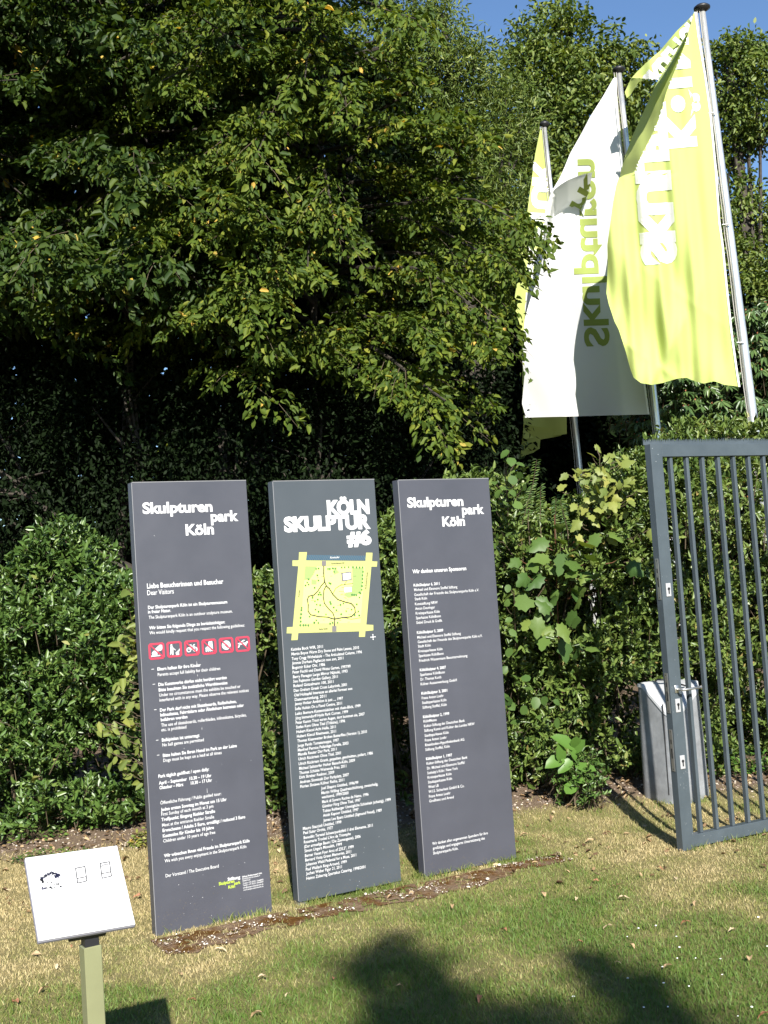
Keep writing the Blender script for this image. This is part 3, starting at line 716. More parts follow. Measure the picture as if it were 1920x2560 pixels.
        tp = [(670, 1195), (700, 1190), (683, 1277), (697, 1343), (573, 1330), (553, 1370), (572, 1395), (532, 1407), (650, 1438), (716, 1497), (700, 1525), (730, 1527), (623, 1565), (690, 1590), (653, 1610), (677, 1653), (720, 1660), (660, 1718), (820, 1195), (845, 1195), (882, 1187), (920, 1187), (898, 1232), (998, 1177), (1037, 1175), (1086, 1173), (1142, 1173), (1187, 1175), (1228, 1176), (1265, 1175),
              (1272, 1232), (1267, 1277), (1266, 1323), (1264, 1370), (1259, 1415), (1256, 1463), (1225, 1500), (1240, 1510), (1130, 1527), (1158, 1530), (1185, 1532), (1225, 1562), (835, 1375), (855, 1385), (848, 1620), (858, 1645), (895, 1690), (928, 1725), (982, 1657), (1018, 1640), (1055, 1737), (1125, 1718), (1191, 1650), (1210, 1740), (990, 1777), (1222, 1793), (484, 1695), (480, 1725), (477, 1777), (470, 1823), (472, 1872), (465, 1918), (505, 1918), (535, 1918), (568, 1920), (670, 1855), (643, 1885), (695, 1887), (848, 1897), (880, 1885), (945, 1885), (700, 1745), (585, 1808), (1165, 1790), (795, 1780)]
        for (x, y) in tp:
            a, b_ = f.px(*zm(x, y, *Z4)); r_ = random.uniform(.0052, .0068)
            slab(mb, f, circ((a, b_), r_, 8), 0.0018, 0.0023); stroke(mb, f, [(a, b_), (a, b_ - r_ * 1.6)], .0010, .0018, .0022)
        mb.build('map_trees', M_MAPT, mp)
        mb = MB()
        for _ in range(46):
            x, y = random.uniform(540, 1180), random.uniform(1230, 1890)
            a, b_ = f.px(*zm(x, y, *Z4)); L_ = random.uniform(.008, .016)
            stroke(mb, f, [(a, b_), (a + L_, b_)], .0011, .0024, .0027, 0)
        for ix, (xa, ya, xb, yb), mi in ((MAPT[0], (850, 1062, 970, 1064), 1), (MAPT[1], (865, 1134, 1035, 1136), 0), (MAPT[2], (707, 1980, 815, 1976), 0)):
            a0, b0 = f.px(*zm(xa, ya, *Z4)); a1, b1 = f.px(*zm(xb, yb, *Z4)); lay_text(mb, f, ix, a0, b0, a1, .0028, height=.011 + .004 * mi, mi=mi)
        for ix, (xa, ya, xb, yb) in ((MAPT[3], (452, 1560, 462, 1470)), (MAPT[4], (1312, 1455, 1335, 1240))):
            g_ = Face((0, 0, 0), (1, 0, 0), (0, 0, 1), (0, -1, 0)); p0 = np.array(f.px(*zm(xa, ya, *Z4))); p1 = np.array(f.px(*zm(xb, yb, *Z4)))
            d = (p1 - p0) / np.linalg.norm(p1 - p0); g_.o = f.pt(p0[0], p0[1]); g_.ex = np.array([d[0], 0, d[1]]); g_.ey = np.array([-d[1], 0, d[0]])
            lay_text(mb, g_, ix, 0, 0, float(np.linalg.norm(p1 - p0)), .0016, height=.011)
        mb.build('map_captions', [M_INK, M_WHITE], mp, fix=False)
        mb = MB(); a, b_ = f.px(*zm(1401, 2070, *Z4))
        slab(mb, f, circ((a, b_), .0062, 16), .0003, .0011)
        for dx, dy in ((0, .0125), (0, -.0125), (.0125, 0), (-.0125, 0)):
            slab(mb, f, circ((a + dx, b_ + dy), .0032, 10), .0003, .0011); stroke(mb, f, [(a, b_), (a + dx, b_ + dy)], .0016, .0003, .0010)
        mb.build('compass_mark', M_WHITE, root)
        mb = MB()
        for _ in range(14):
            a, b_ = random.uniform(.05, .55), random.uniform(.03, .3)
            slab(mb, f, circ((a, b_), random.uniform(.0006, .0014), 6), 0.0002, 0.0007)
        mb.build('paint_chips', M_WHITE, front, fix=False)
    if i == 2:
        mb = MB()
        for r, ix in zip(TITLE3, IT3): put(mb, f, r, ix, 0.0012, fh=0.0745)
        mb.build('title_lettering', M_WHITE, root, fix=False)
        mb = MB()
        for r, ix in zip(T3, I3): put(mb, f, r, ix, 0.0012, fh=r[7])
        mb.build('sponsor_list', M_WHITE, root, fix=False)

# ================================================================== LECTERN
CS = [(63, 2144), (293, 2113), (339, 2310), (97, 2352)]
DS = [3.17087, 3.30779, 3.13692, 3.0]
TL, TR, BR, BL = [at(*c, d) for c, d in zip(CS, DS)]
ex = (TR - TL); wP = np.linalg.norm(ex); ex /= wP
ey = (TL - BL); hP = np.linalg.norm(ey); ey /= hP
nn = np.cross(ex, ey); nn /= np.linalg.norm(nn)
basexy = (BL + BR) / 2 + ey * 0.03
post_c = np.array([*(basexy[:2]), 0.0])
pb = at(217, 2347, 3.09)
post_c = np.array([pb[0] + 0.0, pb[1] + 0.03, 0.0])
lz = float(gz(post_c[0], post_c[1]))
root = empty('information_lectern', (post_c[0], post_c[1], lz))
tag(root, 'small slanted white display board on a sage green post, front left', 'sign')
def loc(p): return np.array(p) - np.array([post_c[0], post_c[1], lz])
fp = Face(loc(BL), ex, ey, nn); fp.wo = BL; fp.wex = ex; fp.wey = ey; fp.wn = nn
def obox(mb, f, a0, a1, b0, b1, o0, o1, c=0.0, mi=0):
    t_ = MB(); t_.box(a0, a1, b0, b1, o0, o1, c=c)
    mb.add([f.pt(v[0], v[1], v[2]) for v in t_.v], t_.f, mi)
mb = MB(); obox(mb, fp, 0, wP, 0, hP, -0.004, 0, 0.0015); brd = mb.build('board', M_PANEL, root)
mb = MB(); obox(mb, fp, -.0015, wP + .0015, -.0015, hP + .0015, -0.017, -0.004, 0.003); mb.build('rim', M_RIM, root)
mb = MB(); obox(mb, fp, wP * .33, wP * .72, hP * .02, hP * .5, -.040, -.017, 0.002); mb.build('bracket', M_DARK, root)
ca, sa = math.cos(0.56), math.sin(0.56)
mb = MB(); hw = 0.0235
t_ = MB(); t_.box(-hw, hw, -hw, hw, -0.1, 0.71, c=0.002)
mb.add([(v[0] * ca - v[1] * sa, v[0] * sa + v[1] * ca, v[2]) for v in t_.v], t_.f)
mb.build('post', M_SAGE, root)
mb = MB(); t_ = MB(); t_.box(-hw * .8, hw * .8, -hw * .8, hw * .8, 0.70, 0.735, c=0.001)
mb.add([(v[0] * ca - v[1] * sa, v[0] * sa + v[1] * ca, v[2]) for v in t_.v], t_.f)
mb.build('neck', M_DARK, root)
ZL = (5.925, 60, 2080)
lq = lambda *p: [fp.px(*zm(x, y, *ZL)) for x, y in p]
mb = MB()
rs = random.Random(3)
def blot(cx, cy, rx_, ry_, n_, mi):
    for _ in range(n_):
        x, y = cx + rs.gauss(0, rx_), cy + rs.gauss(0, ry_); r_ = rs.uniform(7, 16)
        slab(mb, fp, lq(*[(x + r_ * rs.uniform(.5, 1.2) * math.cos(k), y + r_ * rs.uniform(.4, 1) * math.sin(k)) for k in (5, 4, 3, 2, 1, 0)]), .0003, .0009, mi)
for k in range(26):
    u = k / 25; blot(185 + 280 * u, 720 - 75 * math.sin(u * 2.6) - 6, 8, 12 + 8 * (u > .75), 4, k % 2)
blot(215, 740, 16, 14, 16, 0); blot(430, 680, 22, 20, 26, 1)
blot(235, 850, 20, 12, 16, 1); blot(330, 848, 34, 8, 14, 0); blot(440, 797, 20, 4, 10, 0); blot(285, 776, 12, 3, 4, 0); blot(350, 771, 8, 2, 3, 0); blot(490, 838, 14, 4, 4, 0)
mb.build('landscape_picture', [M_INK, M_INK2], brd, fix=False)
for kk, (x0, y0, dx) in enumerate(((705, 580, 0), (1075, 527, 0))):
    mb = MB()
    P4 = [(x0, y0), (x0 + 140, y0 - 18), (x0 + 185, y0 + 195), (x0 + 45, y0 + 220)]
    lp = lq(*P4); stroke(mb, fp, lp + [lp[0]], .0026, .0003, .0009)
    a = lq((x0 + 32, y0 + 152), (x0 + 170, y0 + 133)); stroke(mb, fp, a, .0024, .0003, .0009)
    for u in (0.05, 0.6):
        a = lq((x0 + 140 * u, y0 - 18 * u + 2), (x0 + 140 * (u + .33), y0 - 18 * (u + .33) + 2)); stroke(mb, fp, a, .0024, .0004, .0010)
    if kk:
        a = lq((x0 + 22, y0 + 45), (x0 + 60, y0 + 25), (x0 + 95, y0 + 18), (x0 + 125, y0 + 20)); stroke(mb, fp, a, .0020, .0003, .0009)
        a = lq((x0 + 35, y0 + 83), (x0 + 85, y0 + 85), (x0 + 132, y0 + 68)); stroke(mb, fp, a, .0012, .0003, .0009)
    else:
        for (x, y) in ((55, 80), (80, 65), (95, 75), (110, 95), (125, 85), (75, 95)):
            slab(mb, fp, lq((x0 + x, y0 + y), (x0 + x + 10, y0 + y + 6), (x0 + x + 8, y0 + y - 1)), .0003, .0009)
    o = mb.build('phone_outline', M_INK, brd, fix=False)

# ================================================================== GATE
root = empty('gate_leaf', GO, GA)
tag(root, 'slate grey steel gate leaf with vertical bars and toothed top strip', 'gate')
GL = 1.75
def gbar(name, mat, *a, c=0.002, parent=None):
    mb = MB(); mb.box(*a, c=c); return mb.build(name, mat, parent or root)
gp = gbar('post', M_GATE, 0, 0.082, 0, 0.053, -0.01, 2.272)
gbar('post', M_GATE, GL - 0.082, GL, 0, 0.053, -0.01, 2.272)
gbar('top_rail', M_GATE, 0.082, GL - 0.082, 0.001, 0.052, 2.197, 2.270)
gbar('bottom_rail', M_GATE, 0.082, GL - 0.082, 0.001, 0.052, 0.000, 0.068)
s0 = 0.155; k = 0
while s0 < GL - 0.12:
    gbar('bar', M_GATE, s0 - 0.010, s0 + 0.010, 0.012, 0.042, 0.068, 2.197, c=0.0025)
    s0 += 0.1195
mb = MB(); vs = []; x = -0.012; rs = random.Random(8)
pts = [(-0.012, 2.272)]
while x < GL:
    w_ = rs.uniform(0.008, 0.014)
    pts += [(x, 2.300), (x + w_ * 0.25, 2.300 + rs.uniform(.000, .012)), (x + w_ * 0.62, 2.282 + rs.uniform(0, .008)), (x + w_, 2.300)]
    x += w_
for a, b_ in zip(pts[1:-1], pts[2:]):
    if b_[0] <= a[0]: continue
    mb.add([(a[0], .045, 2.271), (b_[0], .045, 2.271), (b_[0], .045, b_[1]), (a[0], .045, a[1]), (a[0], .048, 2.271), (b_[0], .048, 2.271), (b_[0], .048, b_[1]), (a[0], .048, a[1])],
           [(0, 1, 2, 3), (7, 6, 5, 4), (3, 2, 6, 7)])
mb.build('toothed_strip', M_GATE, root, fix=False)
for z0, z1 in ((1.388, 1.621), (0.752, 0.976), (0.429, 0.661)):
    mb = MB(); mb.box(-0.0025, 0.0, 0.014, 0.038, z0, z1)
    st = mb.build('strike_plate', M_STEEL, root)
    mb = MB(); zc = (z0 + z1) / 2
    mb.box(-0.0031, -0.0024, 0.021, 0.031, zc - 0.045, zc + 0.01); mb.box(-0.0031, -0.0024, 0.022, 0.030, zc + 0.035, zc + 0.06)
    for zz in (z0 + .012, z1 - .012): mb.box(-0.0031, -0.0024, 0.0235, 0.0285, zz - .003, zz + .003)
    mb.build('latch_slot', M_DARK, st)
for zc, al in ((1.441, 0), (0.792, 0), (0.477, 0)):
    mb = MB(); mb.box(0.026, 0.060, -0.006, 0.0, zc - 0.038, zc + 0.038, c=0.002)
    ec = mb.build('lock_plate', pmat('lock plate alu', (0.42, 0.42, 0.43), 0.35, metal=0.3), root)
    mb = MB(); mb.tube([(0.043, -0.0085, zc + 0.006), (0.043, -0.004, zc + 0.006)], 0.0085, 12); mb.box(0.0395, 0.0465, -0.0085, -0.005, zc - 0.022, zc + 0.002)
    mb.build('keyhole', M_DARK, ec)
mb = MB(); mb.box(0.030, 0.056, -0.006, 0, 0.862, 0.906, c=0.002); mb.tube([(0.043, 0, 0.882), (0.043, -0.052, 0.882), (0.050, -0.058, 0.882), (0.17, -0.058, 0.884)], 0.0075, 10)
mb.tube([(0.165, -0.058, 0.884), (0.178, -0.05, 0.884)], 0.009, 10)
mb.build('handle', M_STEEL, root, smooth=True)
mb = MB()
for a, z in ((0.03, 2.17), (0.05, 2.21), (0.012, 2.245)): mb.tube([(a, -0.0012, z), (a, 0, z)], 0.0035, 8)
mb.build('rivet', M_STEEL, gp)
mb = MB(); rs = random.Random(12)
for _ in range(34):
    a, z = rs.uniform(.004, .078), rs.choice([rs.uniform(.02, .5), rs.uniform(.02, 2.2)])
    h_ = rs.uniform(.001, .010); w_ = rs.uniform(.0004, .0014)
    mb.box(a, a + w_, -0.0006, 0.0004, z, z + h_)
for _ in range(20):
    a, z = rs.uniform(.1, 1.1), rs.uniform(.01, .06); mb.box(a, a + rs.uniform(.001, .008), 0.0004, 0.0014, z, z + rs.uniform(.0005, .0015))
mb.build('scratches', pmat('bare metal scratch', (0.24, 0.25, 0.26), 0.5), gp)

# ================================================================== WASTE BIN
bz = float(gz(1.70, 7.9))
root = empty('waste_bin', (1.80, 7.76, bz), 0)
tag(root, 'galvanised metal waste bin with slanted lid behind the gate', 'waste bin')
th = 0.62
def rot2(x, y, a=th): return (x * math.cos(a) - y * math.sin(a), x * math.sin(a) + y * math.cos(a))
# footprint corners, front corner towards the camera; top slightly narrower
hw_, hd_ = 0.165, 0.165
def ring(sc, z=None, cut=False, r=0.085):
    out = []
    for (cx, cy, a0) in ((hw_, hd_, 0), (-hw_, hd_, 90), (-hw_, -hd_, 180), (hw_, -hd_, 270)):
        for j in range(7):
            a = math.radians(a0 + 15 * j)
            x = (cx - math.copysign(r, cx) + r * math.cos(a)) * sc; y = (cy - math.copysign(r, cy) + r * math.sin(a)) * sc
            X, Y = rot2(x, y)
            zz = z if not cut else 0.70 + min(0.0, (Y + 0.03)) * 1.15
            out.append((X, Y, zz))
    return out
mb = MB(); A = ring(1.06, -0.05); B = ring(1.03, 0.35); Cc = ring(0.97, None, True)
n_ = len(A); mb.add(A + B + Cc, [(i, (i + 1) % n_, n_ + (i + 1) % n_, n_ + i) for i in range(n_)] + [(n_ + i, n_ + (i + 1) % n_, 2 * n_ + (i + 1) % n_, 2 * n_ + i) for i in range(n_)])
mb.build('body', M_GALV, root, smooth=True)
mb = MB(); r0 = [(x, y, z + 0.004) for x, y, z in ring(1.01, None, True)]; r1 = [(x, y, z + 0.022) for x, y, z in ring(0.995, None, True)]; r2 = [(x, y, z + 0.024) for x, y, z in ring(0.9, None, True)]
r2 = [(x, y, 0.70 + min(0, y + .03) * 1.15 + 0.026) for x, y, z in r2]
back = [(0.0, 0.06, 0.817)]
mb.add(r0 + r1 + r2, [(i, (i + 1) % n_, n_ + (i + 1) % n_, n_ + i) for i in range(n_)] + [(n_ + i, n_ + (i + 1) % n_, 2 * n_ + (i + 1) % n_, 2 * n_ + i) for i in range(n_)] + [tuple(range(2 * n_, 3 * n_))])
lid = mb.build('lid', M_GALVL, root)
mb = MB()
for (x, y) in ((-0.075, 0.0), (0.03, -0.06)):
    z = 0.70 + min(0, y + .03) * 1.15 + 0.034
    mb.tube([(x, y + .02, z), (x + .01, y - .005, z + .012), (x + .045, y - .02, z + .010), (x + .07, y - .01, z)], 0.006, 8)
mb.build('hinge', M_DARK, lid)
mb = MB(); X0, Y0 = rot2(hw_ * 1.0, -hd_ * 1.035)
mb.tube([(*rot2(-hw_ * 1.05, -hd_ * .55), 0.02), (*rot2(-hw_ * 1.01, -hd_ * .55), 0.6)], 0.004, 6)
mb.build('seam', M_DARK, root)

# ================================================================== FLAGPOLES AND FLAGS
def interp(poly, v):
    """point at fraction v along a polyline [(x, y)...], by y"""
    ys = [p[1] for p in poly]
    y = ys[0] + (ys[-1] - ys[0]) * v
    return float(np.interp(y, ys, [p[0] for p in poly])) if ys[-1] > ys[0] else poly[0][0], y
def sheet(name, L, Rr, D, nu, nv, mat, parent=None, off=0.0):
    V = []
    for j in range(nv + 1):
        v = j / nv
        l = interp(L, v); r = interp(Rr, v)
        for i in range(nu + 1):
            u = i / nu
            x = l[0] + (r[0] - l[0]) * u; y = l[1] + (r[1] - l[1]) * u
            V.append(at(x, y, D(x, y, u) - off))
    k = (np.arange(nv)[:, None] * (nu + 1) + np.arange(nu)[None]).ravel()
    return np_mesh(name, np.array(V), np.stack([k, k + 1, k + nu + 2, k + nu + 1], 1), mat, parent, smooth=True)
def inside(poly, x, y):
    c = False; n_ = len(poly); j = n_ - 1
    for i in range(n_):
        if (poly[i][1] > y) != (poly[j][1] > y) and x < (poly[j][0] - poly[i][0]) * (y - poly[i][1]) / (poly[j][1] - poly[i][1]) + poly[i][0]: c = not c
        j = i
    return c
def flag_text(name, idx, p0, p1, cap, D, clip, mat, parent, off=0.006):
    import bmesh
    V, Fs = _done[idx]
    x0, x1 = V[:, 0].min(), V[:, 0].max(); H_ = 0.73
    me = bpy.data.meshes.new(name)
    p0 = np.array(p0, float); p1 = np.array(p1, float); d = p1 - p0; L_ = np.linalg.norm(d); d /= L_
    nrm = np.array([-d[1], d[0]])
    if nrm[0] < 0: nrm = -nrm
    me.from_pydata([(*(p0 + d * (v[0] - x0) / (x1 - x0) * L_ + nrm * v[1] / H_ * cap), 0) for v in V], [], Fs)
    bm = bmesh.new(); bm.from_mesh(me)
    bmesh.ops.triangulate(bm, faces=bm.faces)
    for _ in range(5):
        es = [e for e in bm.edges if e.calc_length() > 9]
        if not es: break
        bmesh.ops.subdivide_edges(bm, edges=es, cuts=1)
        bmesh.ops.triangulate(bm, faces=[f_ for f_ in bm.faces if len(f_.verts) > 3])
    dead = [f_ for f_ in bm.faces if not inside(clip, *f_.calc_center_median()[:2])]
    bmesh.ops.delete(bm, geom=dead, context='FACES')
    for v in bm.verts:
        x, y = v.co.x, v.co.y; v.co = Vector(at(x, y, D(x, y, 0.5) - off))
    bm.to_mesh(me); bm.free()
    return link(name, me, mat, parent)

def pole(top, low, d, r0, r1, rc, lab):
    T_ = at(*top, d); B_ = at(*low, d)
    s_ = (B_ - T_) / (B_[2] - T_[2])
    zb = float(gz(B_[0], d)) - 0.05; base = T_ + s_ * (zb - T_[2])
    root = empty('flagpole', base)
    tag(root, lab, 'flagpole', 'flagpoles in a row behind the gate')
    rel = lambda z: T_ + s_ * (z - T_[2]) - base
    mb = MB(); zs = np.linspace(zb, T_[2], 9)
    mb.tube([rel(z) for z in zs], list(np.linspace(r0, r1, 9)), 20); mb.build('pole', M_POLE, root, smooth=True)
    mb = MB(); t_ = rel(T_[2]); prof = [(-0.035, r1 * 1.02), (-0.022, rc * .55), (0.0, rc), (0.016, rc * 1.0), (0.034, rc * .72), (0.042, rc * .2)]
    mb.tube([t_ + np.array([0, 0, z]) for z, _ in prof], [r for _, r in prof], 20)
    mb.build('cap', M_DARK, root, smooth=True)
    o = np.array([-0.055, -0.02, 0])
    mb = MB()
    for dx in (0.0, 0.022):
        zz = np.linspace(1.2, T_[2] - 0.03, 24)
        mb.tube([rel(z) + o * (1 + 0.0 * z) + np.array([dx + 0.003 * math.sin(z * 9 + dx * 50), 0, 0]) for z in zz], 0.0042, 5)
    mb.build('halyard', M_ROPE, root)
    for z in (T_[2] - 1.05, T_[2] - 2.15, T_[2] - 3.3):
        mb = MB(); mb.tube([rel(z) + o * 1.3, rel(z) + np.array([0.0, -r0 * 1.1, -0.01])], 0.006, 6)
        mb.build('clip', M_WHITE, root)
    return root
pole((1755, 22), (1888, 1095), 11.0, 0.058, 0.028, 0.079, "tall silver flagpole nearest the camera, rising behind the gate")
pole((1547, 176), (1644, 1080), 12.1, 0.050, 0.025, 0.069, "middle silver flagpole carrying the white flag")
pole((1361, 312), (1447, 1150), 13.3, 0.043, 0.021, 0.059, "farthest flagpole, half hidden by leaves behind the white flag")

# --- near lime flag
def hoist3(y): return 1736 + (y - 32) * 0.1185
def D3(x, y, u=0):
    m = max(0.0, (hoist3(y) - x)) * 11 / 2900
    k = min(1.0, m * 2.2); low = min(1, max(0, (y - 560) / 350))
    d = 11.0 - 0.03 + 0.08 * m
    d += k * 0.032 * math.sin(m * 19 + y / 170 + 1.2) + k * 0.018 * math.sin(m * 41 - y / 95)
    d += k * low * (0.045 * math.sin(m * 9 + (y - 600) / 52 + 2.0) + 0.085 * abs(math.sin((x * 1.15 + y * .62) / 62.0 + 1.1)) ** .8 + 0.05 * abs(math.sin((x * .55 - y * .8) / 55.0)) ** .7)
    d += k * (1 - low) * 0.035 * abs(math.sin((x - (y - 500) * .09) / 26.0)) ** .8
    return d
L3 = [(1735, 30), (1722, 79), (1712, 112), (1692, 164), (1665, 233), (1650, 289), (1636, 324), (1602, 392), (1586, 430), (1549, 441), (1541, 462), (1533, 504), (1525, 562), (1518, 612), (1519, 657), (1518, 696), (1516, 733), (1522, 761), (1536, 803), (1547, 825), (1564, 878), (1575, 920), (1584, 944)]
R3 = [(1737, 30), (1745, 93), (1761, 186), (1774, 278), (1788, 424), (1797, 557), (1805, 612), (1816, 724), (1828, 836), (1842, 937), (1847, 967)]
root = empty('lime_flag', at(1736, 32, 11)); tag(root, 'large lime yellow banner with mirrored white block lettering, nearest flag', 'flag', 'banners on the flagpoles')
root_off = Matrix.Translation(-Vector(at(1736, 32, 11)))
def adopt(o, r):
    """re-origin a world-space mesh under its thing"""
    o.data.transform(Matrix.Translation(-r.location)); o.parent = r
BOT3 = [(1584, 944), (1603, 958), (1631, 962), (1659, 957), (1693, 947), (1718, 944), (1741, 954), (1760, 959), (1788, 953), (1811, 962), (1836, 965), (1847, 967)]
def yb3(x): return float(np.interp(x, [p[0] for p in BOT3], [p[1] for p in BOT3]))
V = []; nu, nv = 60, 130
for j in range(nv + 1):
    v = j / nv
    for i in range(nu + 1):
        u = i / nu
        # rows fan from the top corner to the wavy lower hem
        xb = 1584 + (1847 - 1584) * u; yb = yb3(xb)
        yy = 30 + (yb - 30) * v
        l = np.interp(yy, [p[1] for p in L3], [p[0] for p in L3]); r = np.interp(yy, [p[1] for p in R3], [p[0] for p in R3])
        x = l + (r - l) * u
        V.append(at(x, yy, D3(x, yy)))
k = (np.arange(nv)[:, None] * (nu + 1) + np.arange(nu)[None]).ravel()
o = np_mesh('flag_cloth', np.array(V), np.stack([k, k + 1, k + nu + 2, k + nu + 1], 1), M_FLAGY, None, smooth=True); adopt(o, root)
clipA = [(p[0] + 1, p[1]) for p in L3] + R3[::-1]
for nm, ix, a, b_, cap in (('title_print', IF3[0], (1672, 372), (1648, 92), 70), ('title_print', IF3[1], (1612, 664), (1571, 118), 80)):
    o = flag_text(nm, ix, a, b_, cap, D3, clipA, M_FLAGW, None); adopt(o, root)
# hoist band
o = sheet('hoist_band', [(x - 1, y) for x, y in R3], [(x + 4, y) for x, y in R3], lambda x, y, u: 10.962, 2, 60, M_FLAGW); adopt(o, root)
# folded back strip, turning away from the light
LB = [(1716, 84), (1690, 130), (1662, 175), (1639, 212), (1618, 260), (1599, 300), (1581, 340), (1560, 398), (1549, 442)]
RB = [(1724, 76), (1714, 112), (1694, 164), (1668, 233), (1654, 289), (1640, 324), (1606, 392), (1592, 424), (1590, 428)]
def DB(x, y, u): return D3(x, y) + 0.05 + 0.85 * (1 - u) + 0.012 * math.sin(y / 22)
o = sheet('folded_cloth', LB, RB, DB, 10, 50, M_FLAGY); adopt(o, root)
def patch(name, pts, D, mat, rootx):
    import bmesh
    me = bpy.data.meshes.new(name); me.from_pydata([(x, y, 0) for x, y in pts], [], [tuple(range(len(pts)))])
    bm = bmesh.new(); bm.from_mesh(me); bmesh.ops.triangulate(bm, faces=bm.faces)
    for _ in range(5):
        es = [e for e in bm.edges if e.calc_length() > 8]
        if not es: break
        bmesh.ops.subdivide_edges(bm, edges=es, cuts=1); bmesh.ops.triangulate(bm, faces=[f_ for f_ in bm.faces if len(f_.verts) > 3])
    for v in bm.verts: v.co = Vector(at(v.co.x, v.co.y, D(v.co.x, v.co.y, 0)))
    for f_ in bm.faces: f_.smooth = True
    bm.to_mesh(me); bm.free(); o_ = link(name, me, mat); adopt(o_, rootx); return o_
hem = [(1549, 440), (1549, 447), (1556, 441), (1563, 449), (1570, 440), (1577, 446), (1586, 430), (1600, 400), (1566, 396)]
# upper flap
LC = [(1734, 34), (1715, 55), (1692, 77), (1670, 103), (1650, 127), (1628, 146), (1610, 162), (1592, 180), (1579, 195)]
RC = [(1736, 38), (1724, 76), (1706, 102), (1690, 130), (1676, 152), (1662, 175), (1655, 186), (1645, 200), (1632, 197)]
def DC(x, y, u): return D3(x, y) + 0.42 - 0.34 * u + 0.02 * math.sin(x / 9)
o = sheet('upper_flap', LC, RC, DC, 12, 36, M_FLAGY); adopt(o, root)
clipC = LC + RC[::-1]
o = flag_text('title_print', IF3[1], (1606, 200), (1735, 40), 46, lambda x, y, u: DC(x, y, .5) - .16, clipC, M_FLAGW, None); adopt(o, root)
patch('flap_tail', [(1579, 193), (1600, 198), (1632, 197), (1612, 201), (1597, 205), (1588, 218), (1576, 238), (1567, 245), (1562, 230)], lambda x, y, u: D3(x, y) + 0.30 + (1600 - x) * 0.006, M_FLAGY, root)

# --- white flag
def D2(x, y, u=0):
    hx = 1537 + (y - 194) * 0.0985; m = max(0.0, hx - x) * 12.1 / 2900; k = min(1, m * 2)
    return 12.1 - 0.04 + 0.50 * m + k * 0.04 * abs(math.sin((x - (y - 600) * .12) / 48.0)) ** .8 + k * 0.025 * math.sin(m * 9 + y / 120) + k * 0.02 * math.sin(y / 47 + m * 4)
L2 = [(1533, 196), (1508, 240), (1474, 294), (1452, 336), (1425, 384), (1411, 419), (1399, 445), (1381, 475), (1372, 499), (1368, 526), (1364, 560), (1359, 589), (1356, 633), (1351, 680), (1341, 708), (1329, 739), (1321, 764), (1312, 797), (1308, 842), (1306, 903), (1311, 941), (1305, 1009), (1313, 1037), (1312, 1044)]
R2 = [(1537, 194), (1539, 258), (1545, 319), (1552, 392), (1566, 520), (1580, 660), (1594, 800), (1610, 964), (1620, 1036)]
root = empty('white_flag', at(1537, 194, 12.1)); tag(root, 'white banner with mirrored green lettering, partly shaded by the lime flag', 'flag', 'banners on the flagpoles')
o = sheet('flag_cloth', L2, R2, D2, 50, 150, M_FLAGW); adopt(o, root)
o = flag_text('title_print', IF2[0], (1464, 867), (1446, 398), 62, D2, L2 + R2[::-1], M_FLAGG, None); adopt(o, root)
PK = [(1481, 431), (1460, 435), (1440, 442), (1420, 450), (1402, 461), (1386, 474), (1374, 492), (1369, 515), (1366, 545), (1363, 580), (1358, 625), (1364, 618), (1372, 604), (1382, 580), (1396, 555), (1408, 530), (1414, 520), (1430, 516), (1445, 520), (1454, 530), (1460, 541), (1464, 510), (1472, 478)]
def DPK(x, y, u):
    top = np.interp(x, [1358, 1386, 1420, 1481], [600, 474, 450, 431])
    return D2(x, y) - 0.34 + min(0.32, 0.0052 * max(0, y - top)) + 0.0
patch('fold_pocket', PK, DPK, M_FLAGW, root)
o = flag_text('title_print', IF2[1], (1378, 600), (1470, 432), 44, lambda x, y, u: DPK(x, y, 0), PK, M_FLAGG, None, 0.008); adopt(o, root)
o = sheet('hoist_band', [(x - 1, y) for x, y in R2], [(x + 4, y) for x, y in R2], lambda x, y, u: 12.055, 2, 60, M_FLAGW); adopt(o, root)

# --- far lime flag
def D1(x, y, u=0): return 13.26 + 0.05 * math.sin((1400 - x) / 22 + y / 90)
L1 = [(1350, 325), (1338, 385), (1325, 480), (1317, 540), (1306, 620), (1296, 690), (1288, 735), (1285, 765), (1300, 812), (1306, 850), (1306, 1000), (1309, 1060), (1308, 1098)]
R1 = [(1354, 325), (1362, 400), (1378, 560), (1394, 730), (1412, 930), (1416, 1010), (1417, 1085)]
root = empty('lime_flag', at(1354, 325, 13.3)); tag(root, 'lime banner on the farthest flagpole, mostly hidden behind the white flag', 'flag', 'banners on the flagpoles')
o = sheet('flag_cloth', L1, R1, D1, 24, 90, M_FLAGY); adopt(o, root)
o = flag_text('title_print', IF1[0], (1316, 790), (1338, 400), 46, D1, L1 + R1[::-1], M_FLAGW, None); adopt(o, root)
patch('flap_tail', [(1309, 1060), (1417, 1080), (1400, 1090), (1351, 1099), (1349, 1121), (1334, 1131), (1301, 1143)], lambda x, y, u: 13.22 + (y - 1060) * .002, M_FLAGY, root)

